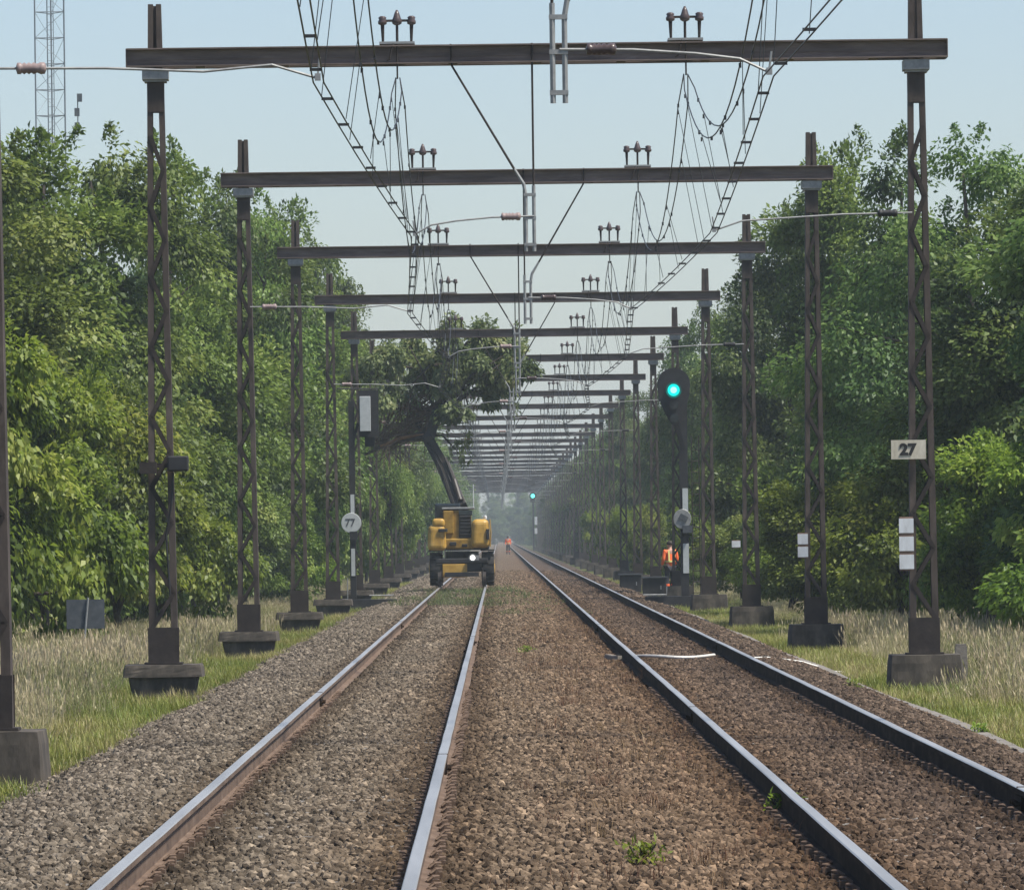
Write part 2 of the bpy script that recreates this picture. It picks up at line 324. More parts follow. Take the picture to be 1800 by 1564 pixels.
def blades(name, seed, n, h0, h1, spread, w, lean, mat, tint, heads=False):
    r = np.random.default_rng(seed); V = []; Fc = []; T = []
    for _ in range(n):
        a = r.uniform(0, 6.283); rad = spread * math.sqrt(r.random()); x, y = rad * math.cos(a), rad * math.sin(a)
        h = r.uniform(h0, h1); b = r.uniform(0, 6.283); l = lean * h * r.uniform(.2, 1); ww = w * r.uniform(.7, 1.3)
        fx, fy = math.cos(b), math.sin(b); px, py = -fy, fx; o = len(V); ti = min(1, max(0, r.normal(*tint)))
        V += [(x - px * ww / 2, y - py * ww / 2, -.03), (x + px * ww / 2, y + py * ww / 2, -.03),
              (x + fx * l * .35 + px * ww * .4, y + fy * l * .35 + py * ww * .4, h * .6), (x + fx * l * .35 - px * ww * .4, y + fy * l * .35 - py * ww * .4, h * .6), (x + fx * l, y + fy * l, h)]
        Fc += [(o, o + 1, o + 2, o + 3), (o + 3, o + 2, o + 4)]; T += [ti] * 5
        if heads and r.random() < .45:
            o = len(V); X, Y = x + fx * l, y + fy * l; k = ww * 1.6
            V += [(X, Y, h * .86), (X + px * k, Y + py * k, h * .96), (X + fx * .03, Y + fy * .03, h * 1.12), (X - px * k, Y - py * k, h * .97)]
            Fc += [(o, o + 1, o + 2, o + 3)]; T += [min(1, ti + .25)] * 4
    me = bpy.data.meshes.new(name); me.from_pydata(V, [], Fc); me.materials.append(mat)
    at = me.attributes.new('tint', 'FLOAT', 'POINT'); at.data.foreach_set('value', np.array(T, np.float32)); me.update(); return me
green_t = [proto('tuft', blades('tuft', i, 80, .06, .22, .32, .009, .9, GRASS, (.22 + .2 * i, .2))) for i in range(4)]
tall_t = [proto('tuft', blades('tuft', 20 + i, 80, .18, .62, .32, .0065, .75, DRY, (.12 + .24 * i, .2), True)) for i in range(4)]
def verge(side, tall):
    P = []
    for y0, y1, dn in ((36, 75, 11), (75, 140, 9), (140, 300, 4.5)):
        x0, x1 = (-10.5, -3.75) if side < 0 else (4.75, 11.5); n = int((y1 - y0) * (x1 - x0) * dn)
        x = RNG.uniform(x0, x1, n); y = RNG.uniform(y0, y1, n); e = np.abs(x - (x1 if side < 0 else x0))
        wob = .35 * np.sin(y * .37) + .25 * np.sin(y * .91 + 1)
        k = (e > 1.15 + wob) & (RNG.random(n) < np.clip((e - .6) / 2.0, .1, .75) * np.clip((5.6 - e) / 1.5, .12, 1)) if tall else (e > .15 + .25 * wob) & (RNG.random(n) < np.clip(1.25 - e / 5.5, .25, 1))
        P.append(np.c_[x, y, np.where(e < 1.0, bz(x), GZ).clip(GZ - .02, -.2) + (.02 if e is None else 0)][k])
    P = np.concatenate(P); bad = np.zeros(len(P), bool)
    for n_ in range(-2, 8):
        for mx in (-4.40, 5.56): bad |= (np.abs(P[:, 0] - mx) < (.75 if mx < 0 else 1.05)) & (P[:, 1] > D0 + DP * n_ - (4.5 if tall else 1.6)) & (P[:, 1] < D0 + DP * n_ + .6)
    P = P[~bad]; n = len(P); rot = np.c_[RNG.uniform(-.1, .1, (n, 2)), RNG.uniform(0, 6.28, n)]
    return P, rot, RNG.uniform(.55, 1.1, n) * (np.where(P[:, 1] > 135, .6, 1) if tall else 1)
def patches(P, k):
    x, y = P[:, 0], P[:, 1]; v = np.sin(x * 1.7 + np.sin(y * .23) * 2) + np.sin(y * .41 + x * .8 + 1.3) + .8 * np.sin(y * .13 - x * 1.1) + RNG.normal(0, .7, len(P))
    return np.clip(np.floor((v / 5 + .5) * k + .35), 0, k - 1)
gp = [verge(-1, False), verge(1, False)]; scatter('grass', *[np.concatenate([p[i] for p in gp]) for i in range(3)], green_t, patches(np.concatenate([p[0] for p in gp]), 4))
gp = [verge(-1, True), verge(1, True)]; q_ = [np.concatenate([p[i] for p in gp]) for i in range(3)]
pk = patches(q_[0], 4); q_[2] = q_[2] * (.62 + .13 * pk); scatter('tall_dry_grass', *q_, tall_t, pk)

# ------------------------------------------------------------------ foliage
def leaf_mesh(name, C, D, Nn, Ln, Wd, T, mat):
    n = len(C); D = D / np.linalg.norm(D, axis=1, keepdims=True)
    Nn = Nn - D * (Nn * D).sum(1, keepdims=True); Nn /= np.linalg.norm(Nn, axis=1, keepdims=True) + 1e-9
    Sd = np.cross(D, Nn); Ln = Ln[:, None]; Wd = Wd[:, None]
    V = np.empty((n, 4, 3)); V[:, 0] = C; V[:, 1] = C + D * Ln * .45 - Sd * Wd / 2 + Nn * Ln * .06
    V[:, 2] = C + D * Ln - Nn * Ln * .12; V[:, 3] = C + D * Ln * .45 + Sd * Wd / 2 + Nn * Ln * .06
    me = bpy.data.meshes.new(name); me.vertices.add(n * 4); me.vertices.foreach_set('co', V.astype(np.float32).ravel())
    me.loops.add(n * 4); me.loops.foreach_set('vertex_index', np.arange(n * 4, dtype=np.int32))
    me.polygons.add(n); me.polygons.foreach_set('loop_start', (np.arange(n) * 4).astype(np.int32)); me.polygons.foreach_set('loop_total', np.full(n, 4, np.int32))
    at = me.attributes.new('tint', 'FLOAT', 'POINT'); at.data.foreach_set('value', np.repeat(T, 4).astype(np.float32).clip(0, 1))
    me.materials.append(mat); me.update(calc_edges=True); me.validate(); return me
def unit(r, n):
    v = r.normal(size=(n, 3)); return v / np.linalg.norm(v, axis=1, keepdims=True)
def crown(name, seed, lobes, nclump, nleaf, L, mat, droop=.5, crad=(.35, .75), spikes=0, base_t=.45):
    """lobes: (x, y, z, radius); leaf clumps sit near the lobe surfaces, twigs run through them"""
    r = np.random.default_rng(seed); lb = np.array(lobes); w = lb[:, 3] ** 2; w = w / w.sum()
    C = []; D = []; NN = []; T = []; LL = []; cents = []
    for k in range(nclump):
        i = r.choice(len(lb), p=w); u = unit(r, 1)[0]; u[2] = u[2] * .9 + .12
        cc = lb[i, :3] + u * lb[i, 3] * r.uniform(.62, 1.05); cents.append(cc)
        if cc[2] < .3: cc[2] = r.uniform(.3, 1.2)
        cr = r.uniform(*crad); m = int(nleaf * r.uniform(.6, 1.4) * (cr / np.mean(crad)) ** 1.5)
        q = unit(r, m) * (r.random((m, 1)) ** .45) * cr * np.array([1.1, 1.1, .75]); q[:, 2] -= droop * .35 * (q[:, 0] ** 2 + q[:, 1] ** 2) / cr
        out = u[None] * .7 + q / cr * .6
        C.append(cc + q); D.append(out + r.normal(size=(m, 3)) * .55 + np.array([0, 0, -droop])); NN.append(np.array([0, 0, .8]) + out * .5 + r.normal(size=(m, 3)) * .45)
        ct = r.normal(base_t, .19); T.append(ct + r.normal(0, .16, m)); LL.append(L * r.uniform(.6, 1.35, m))
    top = lb[:, 2] + lb[:, 3]
    for k in range(spikes):
        i = r.choice(len(lb), p=(top ** 3) / (top ** 3).sum()); u = unit(r, 1)[0]; u[2] = abs(u[2]) + .7; u /= np.linalg.norm(u)
        b = lb[i, :3] + u * lb[i, 3] * .9; ln = r.uniform(.3, .85); m = int(nleaf * .3)
        t = r.random(m)[:, None]; q = b + u * ln * t + r.normal(size=(m, 3)) * .10 * (1.25 - t)
        C.append(q); D.append(u * .6 + r.normal(size=(m, 3)) * .7); NN.append(np.array([0, 0, 1.]) + r.normal(size=(m, 3)) * .5)
        T.append(r.normal(base_t, .15, m)); LL.append(L * r.uniform(.5, 1.1, m))
    C, D, NN, T, LL = (np.concatenate(a) for a in (C, D, NN, T, LL))
    return leaf_mesh(name, C, D, NN, LL, LL * .55, T, mat), cents
def limbs(name, seed, H, cents, r0, n=14, mat=None):
    r = random.Random(seed); m = MB(); lean = (r.uniform(-.4, .4), r.uniform(-.4, .4))
    tp = lambda t: Vector((lean[0] * t * t + .12 * math.sin(t * 5 + seed), lean[1] * t * t + .1 * math.cos(t * 4 + seed), t * H))
    ts = [i / 9 for i in range(10)]; m.tube([tp(t) for t in ts], [r0 * (1.25 if i == 0 else 1) * (1 - .86 * t) for i, t in enumerate(ts)], 8)
    for cc in r.sample(list(cents), min(n, len(cents))):
        cc = Vector(cc); t = max(.12, min(.85, (cc.z - .28 * math.hypot(cc.x, cc.y) - .6) / H)); a = tp(t); rr = r0 * (1 - .86 * t) * .55
        mid = (a + cc) / 2 + Vector((0, 0, .12 * (cc - a).length)); m.tube([a, a.lerp(mid, .55) + Vector((r.uniform(-.1, .1), r.uniform(-.1, .1), 0)), mid, cc], [rr, rr * .8, rr * .55, .012], 5)
    return smooth(m.mesh(name, mat or BARK))
def lobes_tree(seed, H, Rr, low=.1):
    r = random.Random(seed); out = []; n = 15
    for i in range(n):
        t = low + (1 - low) * (i + .5) / n; prof = math.sin(math.pi * min(1, (t * .86 + .14)) ** .85) ** .7; prof = max(prof, .40)
        rad = Rr * prof * r.uniform(.35, .62); a = r.uniform(0, 6.283); off = Rr * prof * r.uniform(.25, .62)
        out.append((off * math.cos(a), off * math.sin(a), t * H * .95, max(.55, rad)))
    out.append((0, 0, H * .93, .55)); return out
LIB = {}
def lib(kind, variants):
    LIB[kind] = []
    for f, t in variants: LIB[kind].append((f, t))
def make_tree(seed, H, Rr, mat, nclump=130, nleaf=430, L=.135, droop=.5, spikes=6, low=.08, crad=(.4, .85)):
    cm, ce = crown('crown', seed, lobes_tree(seed, H, Rr, low), nclump, nleaf, L, mat, droop, crad, spikes)
    return cm, limbs('trunk', seed, H * .9, ce, .20, 16)
lib('tree', [make_tree(1, 11, 3.3, LEAF_A), make_tree(2, 11, 3.0, LEAF_A, droop=.8), make_tree(3, 11, 3.5, LEAF_C, droop=.4), make_tree(4, 11, 2.8, LEAF_C, spikes=12), make_tree(5, 11, 3.2, LEAF_A, droop=.3, spikes=8, L=.15), make_tree(6, 11, 3.6, LEAF_C, droop=.9, L=.12)])
def make_bush(seed, H, Rr, mat, L=.115, droop=.7):
    r = random.Random(seed); lb = []
    for i in range(9):
        a = r.uniform(0, 6.283); o = Rr * r.uniform(.1, .65); z = H * r.uniform(.18, .78); lb.append((o * math.cos(a), o * math.sin(a), z, Rr * r.uniform(.3, .5)))
    lb.append((0, 0, H * .72, Rr * .35)); cm, ce = crown('foliage', seed, lb, 80, 520, L, mat, droop, (.3, .65), 5, .5)
    return cm, limbs('stem', seed, H * .75, ce, .09, 12)
lib('bush', [make_bush(31, 4, 2.2, LEAF_B), make_bush(32, 4, 2.4, LEAF_B, .125, .9), make_bush(33, 4, 2.1, LEAF_B, .11, .5), make_bush(34, 4, 2.3, LEAF_A, .115, .6)])

def plant(kind, var, x, d, h, wid, label, group=None, rz=None, cat=None):
    base_h = 11 if kind == 'tree' else 4
    nm = 'broadleaf_tree' if kind == 'tree' else 'leafy_shrub'
    o = thing(nm, label, cat or ('tree' if kind == 'tree' else 'shrub'), (x, d, GZ), rnd.uniform(0, 6.28) if rz is None else rz, group)
    f, t = LIB[kind][var]; sc = (wid, wid, h / base_h)
    link('trunk' if kind == 'tree' else 'stem', t, o, scl=sc); link('crown' if kind == 'tree' else 'foliage', f, o, scl=sc); return o
GL, GR = 'trees along the left side of the line', 'trees along the right side of the line'
# x, depth, height, width factor, variant, label
LEFT = [
 (-12.2, 118, 8.3, 1.2, 3, 'dark green tree at the left edge of the photo, behind the cut-off mast'),
 (-10.4, 137, 10.3, 1.2, 0, 'spiky-topped green tree in front of the foot of the lattice tower'),
 (-10.0, 150, 11.2, 1.15, 4, 'lower rounded green tree between the lattice tower and the nearest whole left mast'),
 (-9.2, 165, 12.2, 1.15, 1, 'green tree whose crown stands straight behind the nearest whole left mast'),
 (-8.9, 184, 13.2, 1.15, 0, 'tallest pointed green tree between the first and second whole left masts'),
 (-8.4, 204, 13.0, 1.1, 2, 'dense dark tree right behind the second whole left mast'),
 (-8.0, 226, 13.9, 1.15, 1, 'tall drooping green tree just right of the second left mast top'),
 (-7.9, 250, 14.6, 1.15, 4, 'tall bright-topped tree rising behind the third left mast'),
 (-7.9, 278, 14.8, 1.15, 0, 'feathery green tree between the third and fourth left masts'),
 (-7.6, 310, 14.9, 1.15, 1, 'green tree whose crown overhangs the left end of the fourth crossbeam'),
 (-7.4, 345, 14.3, 1.15, 2, 'dark tree above the back of the white-panelled signal'),
 (-7.2, 385, 14.0, 1.1, 5, 'hazy green tree left of the uprooted crown held by the excavator'),
 (-7.0, 425, 13.6, 1.1, 3, 'last distinct hazy tree on the left, behind the uprooted crown')]
RIGHT = [
 (11.0, 116, 10.6, 1.0, 3, 'dark tree cut off by the right edge of the photo, tallest there'),
 (11.6, 134, 10.6, 1.1, 2, 'dark tree right of the mast with the number plate, under open sky'),
 (10.7, 150, 11.2, 1.1, 5, 'tree with a ragged top directly right of the nearest right mast'),
 (10.0, 168, 12.0, 1.05, 3, 'dark broad tree straight behind the nearest right mast'),
 (9.4, 186, 12.8, .95, 4, 'tall tree with open twiggy top between the first and second right masts'),
 (9.0, 208, 12.2, .95, 2, 'dark tree behind the top of the second right mast'),
 (9.1, 234, 11.6, .9, 1, 'drooping green tree just left of the second right mast'),
 (8.9, 262, 11.4, .9, 5, 'dark green tree behind the third right mast'),
 (8.7, 295, 11.2, .9, 2, 'dark tree behind the lit green signal head'),
 (8.6, 335, 10.9, .85, 3, 'hazy tree left of the lit green signal, above the sunlit shrubs'),
 (8.4, 380, 10.8, .85, 5, 'greyish hazy tree left of the signal, where its crossbeams meet the crowns'),
 (8.3, 430, 10.9, .85, 2, 'last distinct blue-hazed tree on the right')]
for x, d, h, w_, v, lab in LEFT: plant('tree', v, x, d, h, w_, lab, GL)
for x, d, h, w_, v, lab in RIGHT: plant('tree', v, x, d, h, w_, lab, GR)
for i, (x, d, h, v) in enumerate([(-15.5, 190, 11, 2), (-14.5, 225, 12.5, 3), (-13.5, 262, 13.5, 5), (-13, 305, 14, 2), (-12.5, 355, 14, 3), (-12, 410, 13.5, 5)]):
    plant('tree', v, x, d, h, 1.05, 'second-row tree glimpsed only through gaps in the front row on the left', 'second row of trees on the left')
for i, (x, d, h, v) in enumerate([(16, 190, 11, 2), (15, 225, 11.5, 3), (14.2, 262, 11, 5), (13.6, 305, 11, 2), (13, 355, 10.8, 3), (12.6, 410, 10.8, 5)]):
    plant('tree', v, x, d, h, 1.05, 'second-row tree glimpsed only through gaps in the front row on the right', 'second row of trees on the right')
GLS, GRS = 'shrubs along the left verge', 'shrubs along the right verge'
for x, d, h, w_, v, lab in [
 (-10.3, 108, 5.8, 1.05, 0, 'bright green shrub cut off by the left edge, behind the mast on the edge'),
 (-9.3, 121, 6.2, 1.1, 1, 'large bright shrub with hanging leaves above the small dark sign'),
 (-8.9, 133, 5.9, 1.1, 2, 'yellow-green shrub between the small dark sign and the nearest whole left mast'),
 (-8.4, 146, 5.4, 1.05, 0, 'bright shrub behind the foot of the nearest whole left mast'),
 (-8.2, 160, 5.0, .95, 1, 'bright shrub right of the nearest left mast, beside its dark box'),
 (-8.0, 176, 4.4, .9, 3, 'shadowed green shrub filling the gap before the second left mast'),
 (-7.4, 198, 3.8, .85, 3, 'dull green shrub behind the second left mast foot'),
 (-6.9, 223, 3.6, .8, 0, 'small sunlit shrub between the second and third left masts'),
 (-6.5, 255, 4.4, .8, 3, 'dark leafy shrub beside the post of the signal seen from behind'),
 (-5.7, 285, 5.2, .8, 3, 'tall leafy shrub between the round white sign and the excavator'),
 (-5.3, 320, 5.6, .75, 2, 'drooping pale green shrub left of the excavator'),
 (-4.9, 268, 4.8, .6, 3, 'narrow dark shrub between the left masts just left of the excavator'),
 (-4.7, 305, 5.4, .6, 3, 'tall narrow dark shrub against the left side of the excavator'),
 (-5.2, 370, 6.0, .75, 3, 'hazy shrub showing above the excavator between boom and left masts')]: plant('bush', v, x, d, h, w_, lab, GLS)
for x, d, h, w_, v, lab in [
 (10.2, 113, 3.6, .95, 1, 'bright shrub at the right edge of the photo above the tall grass'),
 (8.9, 122, 3.9, 1.0, 2, 'lit shrub right of the concrete base under the number plate'),
 (8.0, 133, 3.7, 1.0, 0, 'yellow-green shrub showing through the lattice of the nearest right mast'),
 (7.6, 148, 3.3, .9, 2, 'green shrub between the nearest right mast and the two-band board'),
 (7.3, 168, 2.9, .8, 0, 'shrub directly behind the two-band board'),
 (7.1, 198, 2.7, .7, 3, 'dark low shrub between the second and third right masts'),
 (6.9, 243, 2.9, .6, 1, 'low shrub behind the third right mast'),
 (6.7, 288, 3.4, .6, 0, 'yellow-green sunlit shrub just left of the lit signal post'),
 (6.6, 325, 3.5, .6, 2, 'sunlit shrub behind the worker in orange'),
 (6.5, 365, 3.6, .6, 0, 'pale sunlit shrub farther back, left of the worker in orange'),
 (6.5, 410, 3.6, .6, 1, 'farthest sunlit shrub, dulled by haze')]: plant('bush', v, x, d, h, w_, lab, GRS)
# the far wood: reads as one mass on either side and across the end of the line
far_protos = [proto('far_crown', LIB['tree'][i][0]) for i in (0, 2, 3, 5)]
P = []
for d in np.arange(455, 1500, 11):
    for x0, x1, hh in ((-9.5, -6.6, 1.18), (-16, -11, 1.2), (8.0, 10.2, .98), (12, 17, 1.05)):
        P.append((RNG.uniform(x0, x1), d + RNG.uniform(-4, 4), GZ, hh * RNG.uniform(.85, 1.08)))
for x in np.arange(-95, 100, 4.2):
    for d in (1500, 1512): P.append((x + RNG.uniform(-2, 2), d + RNG.uniform(-4, 4), GZ, RNG.uniform(.9, 1.25)))
P = np.array(P); scatter('far_wood', P[:, :3], np.c_[np.zeros((len(P), 2)), RNG.uniform(0, 6.28, len(P))], P[:, 3], far_protos)

# ------------------------------------------------------------------ rails and sleepers
def rail_mesh():
    prof = [(-.075, -.172), (.075, -.172), (.075, -.160), (.012, -.145), (.011, -.050), (.036, -.036), (.036, -.006), (.030, 0), (-.030, 0), (-.036, -.006), (-.036, -.036), (-.011, -.050), (-.012, -.145), (-.075, -.160)]
    m = MB(); ys = list(np.arange(18, 240, 2.0)) + list(np.arange(240, 1500, 20)); n = len(prof); r = random.Random(3)
    for y in ys:
        jx, jz = r.uniform(-.0025, .0025), r.uniform(-.0015, .0015)
        m.v += [(x + jx, y, z + jz) for x, z in prof]
    for j in range(len(ys) - 1):
        for i in range(n):
            a, b = j * n + i, j * n + (i + 1) % n; m.f.append((a, b, b + n, a + n)); m.m.append(1 if i in (6, 7, 8) else 0)
    return m.mesh('rail', [RUST, RHEAD])
rm = rail_mesh(); rm2 = rm.copy(); rm2.materials[0] = RDARK
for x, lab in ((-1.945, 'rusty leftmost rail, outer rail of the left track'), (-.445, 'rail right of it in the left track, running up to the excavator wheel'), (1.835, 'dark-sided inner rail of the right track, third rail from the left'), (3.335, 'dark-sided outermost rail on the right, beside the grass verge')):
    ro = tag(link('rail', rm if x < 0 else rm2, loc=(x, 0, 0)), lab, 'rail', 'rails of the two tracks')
    for y in {-1.945: (72, 132), -.445: (51, 111), 1.835: (64, 124), 3.335: (43, 103)}[x]:
        jb = MB()
        for sg in (-1, 1):
            jb.box((sg * .024, y, -.098), (.022, .60, .085), top=(.7, 1))
            for q in (-.22, -.08, .08, .22): jb.lathe([(.018, 0), (.018, .03)], (sg * .024 + (.011 if sg > 0 else -.041), y + q, -.1), 'X', 6)
        jb.box((0, y, -.0015), (.074, .008, .012), 0)
        link('joint_bar', jb.mesh('joint_bar', RDARK), ro)
sl = MB(); sl.box((0, 0, -.24), (2.5, .26, .13), top=(.98, .85)); slm = sl.mesh('sleeper', CONC2)
cl = MB(); cl.box((0, 0, -.150), (.07, .10, .035)); cl.tube([(-.03, -.06, -.14), (.0, -.05, -.118), (.03, 0, -.118), (.0, .05, -.118), (-.03, .06, -.14)], .009, 5); clm = cl.mesh('rail_clip', RUST)
for cx, tr, rails in ((-1.195, 'left', (-1.945, -.445)), (2.585, 'right', (1.835, 3.335))):
    p0 = None
    for k in range(72):
        y = 29 + .68 * k
        lab = 'grey sleeper mostly buried in ballast under the %s track' % tr
        if p0 is None:
            p0 = tag(link('sleeper', slm, loc=(cx, y, 0)), lab, 'sleeper', 'sleepers of the %s track' % tr); o = p0
            for rx in rails:
                for sgn in (-1, 1): link('rail_clip', clm, o, (rx - cx + sgn * .085, 0, 0), (0, 0, 0 if sgn > 0 else math.pi))
        else:
            o = copy_tree(p0)
        o.location = (cx + rnd.uniform(-.015, .015), y + rnd.uniform(-.03, .03), rnd.uniform(-.012, .004)); o.rotation_euler = (0, 0, rnd.uniform(-.012, .012))

# ------------------------------------------------------------------ portals

def mast_meshes():
    zb, zt = .03, 7.80
    legs = MB(); half = lambda z: .185 + (.098 - .185) * (z - zb) / (zt - zb)
    for sg in (-1, 1):
        for zz in (0,):
            a, b = (sg * half(zb), 0, zb), (sg * half(zt), 0, zt)
            legs.bar(a, b, .016, .24)                                   # web of the channel
            for sy in (-1, 1): legs.bar((a[0] - sg * .035, sy * .115, a[2]), (b[0] - sg * .028, sy * .115, b[2]), .085, .014, w2=.07)
    lat = MB(); z = .50; side = -1; hp = .46
    while z + hp < zt - .55:
        for sy in (-1, 1):
            s_ = side
            lat.bar((s_ * (half(z) - .03), sy * .128, z), (-s_ * (half(z + hp) - .03), sy * .128, z + hp), .055, .010)
        side = -side; z += hp
    pl = MB(); pl.box((0, -.131, .28), (.40, .012, .46)); pl.box((0, .131, .28), (.40, .012, .46)); pl.box((0, 0, .044), (.5, .32, .025))
    up = MB()
    for sy in (-1, 1): up.box((0, sy * .131, zt - .30), (.22, .012, .5))
    ext = MB()
    for sg in (-1, 1): ext.bar((sg * .062, 0, 7.78), (sg * .052, 0, 8.66), .075, .20, w2=.066, h2=.18)
    ext.bar((0, .02, 7.8), (0, .02, 8.64), .06, .12)
    clamp = MB(); clamp.box((0, 0, 7.735), (.34, .44, .13)); clamp.box((0, 0, 7.655), (.29, .36, .03))
    def block(seed, z0, z1, w0, w1, dp):
        r = random.Random(seed); m = MB(); nu, nv = 10, 5; ring = []
        for j in range(nv + 1):
            t = j / nv; w_ = (w0 + (w1 - w0) * t) / 2; d_ = dp / 2 * (1 - .05 * t); pts = []
            k = .985 if j == nv else 1
            for i in range(nu): pts.append((-w_ + 2 * w_ * i / nu, -d_))
            for i in range(nu): pts.append((w_, -d_ + 2 * d_ * i / nu))
            for i in range(nu): pts.append((w_ - 2 * w_ * i / nu, d_))
            for i in range(nu): pts.append((-w_, d_ - 2 * d_ * i / nu))
            for i, (x, y) in enumerate(pts):
                c_ = .955 if i % nu == 0 else (.985 if i % nu in (1, nu - 1) else 1)
                m.v.append((x * c_ * k + r.uniform(-.004, .004), y * c_ * k + r.uniform(-.004, .004), z0 + (z1 - z0) * t + r.uniform(-.005, .005) * (0 < j)))
        L4 = 4 * nu
        for j in range(nv):
            for i in range(L4): m.f.append((j * L4 + i, j * L4 + (i + 1) % L4, (j + 1) * L4 + (i + 1) % L4, (j + 1) * L4 + i)); m.m.append(0)
        m.f.append(tuple(nv * L4 + i for i in range(L4))); m.m.append(0); return m
    fd = block(1, -.50, .03, 1.0, .93, 1.05)
    fl = block(2, -.52, -.10, .74, .94, .92); f2 = block(3, -.13, .03, 1.06, 1.02, 1.0); o_ = len(fl.v); fl.v += f2.v; fl.f += [tuple(q + o_ for q in f) for f in f2.f]; fl.m += f2.m
    return dict(leg=legs.mesh('leg_channels', STEEL), lattice=lat.mesh('lattice', DARK), foot=pl.mesh('foot_plate', DARK), head=up.mesh('head_plate', STEEL), ext=ext.mesh('mast_top', STEEL), clamp=clamp.mesh('beam_clamp', GALV), fR=fd.mesh('foundation', CONC), fL=fl.mesh('foundation', CONC))
MM = mast_meshes()
bmh = MB()
for sy in (-1, 1):
    y = sy * .165; bmh.box((0, y, BEAMZ), (10.72, .014, .225)); bmh.box((0, y + sy * .045, BEAMZ + .113), (10.72, .10, .018)); bmh.box((0, y + sy * .045, BEAMZ - .113), (10.72, .10, .018))
    bmh.box((0, y + sy * .012, BEAMZ - .02), (10.70, .010, .012))
for k in range(9): bmh.box((-4.4 + k * 1.1, 0, BEAMZ - .118), (.12, .32, .012))
for sx in (-1, 1): bmh.box((sx * 5.365, 0, BEAMZ), (.012, .44, .24))
BEAMM = bmh.mesh('crossbeam', BEAM)
fr = MB(); z0 = BEAMZ + .12
fr.box((0, 0, z0 + .035), (.46, .50, .03))
FRB = fr.mesh('mounting_plate', GALV)
fr = MB()
for sx in (-1, 0, 1): fr.tube([(sx * .185, 0, z0 + .04), (sx * .19, 0, z0 + .30)], [.016, .026] if sx else [.018, .018], 8)
fr.bar((-.2, 0, z0 + .34), (.2, 0, z0 + .34), .03, .03)
fr.tube([(0, -.235, z0 + .06), (0, -.235, 7.62)], .013, 6); fr.tube([(-.05, -.24, z0 + .03), (-.10, -.26, 7.88), (-.14, -.25, 7.86)], .012, 5)
FRM = fr.mesh('suspension_frame', DARK)
ins = MB()
for sx in (-1, 1): ins.lathe([(.02, 0), (.055, .015), (.06, .05), (.045, .075), (.055, .10), (.03, .12)], (sx * .19, 0, z0 + .28), n=12)
INS2 = smooth(ins.mesh('side_insulator', INSUL))
ins = MB(); ins.lathe([(.03, 0), (.06, .02), (.07, .06), (.05, .10), (.035, .15), (.012, .20)], (0, 0, z0 + .28), n=12); INS1 = smooth(ins.mesh('top_insulator', INSUL))
CZ = 5.58   # contact wire
def hanger(sg):
    """sg=-1: the stay runs up to the left, +1: up to the right; local x from the portal centre"""
    xv = -.06; m = MB(); xs_ = xv + sg * .105
    m.tube([(xv, -.21, BEAMZ + .14), (xv, -.21, 6.2)], .014, 8, 1); m.tube([(xv, -.21, 6.22), (xv, -.21, 5.36)], .024, 8)
    m.tube([(xv + sg * 1.06, -.21, BEAMZ + .14), (xv + sg * 1.05, -.21, BEAMZ - .14), (xv + sg * .24, -.21, 6.42)], [.014, .014, .016], 8, 1); m.tube([(xv + sg * .25, -.21, 6.44), (xv + sg * .13, -.21, 6.24), (xs_, -.21, 6.10), (xs_, -.21, 5.36)], [.017, .024, .024, .024], 8)
    for z in (5.45, 5.80, 6.1): m.box((xv + sg * .052, -.21, z), (.16, .05, .04))
    return m.mesh('drop_tube', [GALV, DARK])
HANG = {-1: hanger(-1), 1: hanger(1)}
def arm(x0, z0_, x1, ins_at):
    """registration arm: from its fixing (x0) to the contact wire (x1), insulator part way"""
    sg = 1 if x1 > x0 else -1; m = MB(); L_ = abs(x1 - x0)
    P = [(x0, -.23, z0_), (x0 + sg * L_ * .35, -.23, z0_ - .01), (x0 + sg * L_ * .65, -.23, z0_ - .05), (x0 + sg * L_ * .86, -.23, CZ + .14), (x1, -.23, CZ + .02)]
    m.tube(P, .013, 6); m.box((x1, -.23, CZ + .03), (.05, .05, .06)); m.tube([(x1, -.23, CZ + .05), (x1 + sg * .02, -.23, CZ + .20)], .01, 5)
    a = MB(); c = x0 + sg * ins_at; prof = [(.018, -.13), (.05, -.12), (.05, -.09), (.038, -.08), (.052, -.06), (.038, -.04), (.052, -.02), (.038, 0), (.052, .02), (.038, .05), (.052, .08), (.05, .115), (.018, .13)]
    a.lathe(prof, (c, -.23, z0_ - .003), 'X', 12)
    return m.mesh('registration_arm', GALV), a
AL_odd = arm(-HALF + .1, 5.72, -1.50 - PX0, .34); AL_even = arm(-.06, 5.82, -1.04 - PX0, .30)
AR_odd = arm(.0, 5.82, 2.38 - PX0, .36); AR_even = arm(HALF - .1, 5.80, 2.87 - PX0, .32)
ARMS = {k: (m, smooth(a.mesh('arm_insulator', mt))) for k, (m, a), mt in (('Lo', AL_odd, PINK), ('Le', AL_even, PINK), ('Ro', AR_odd, INSUL), ('Re', AR_even, BLACK))}
ORD = ['first', 'second', 'third', 'fourth', 'fifth', 'sixth', 'seventh', 'eighth', 'ninth', 'tenth', 'eleventh', 'twelfth']
NPORT = 30
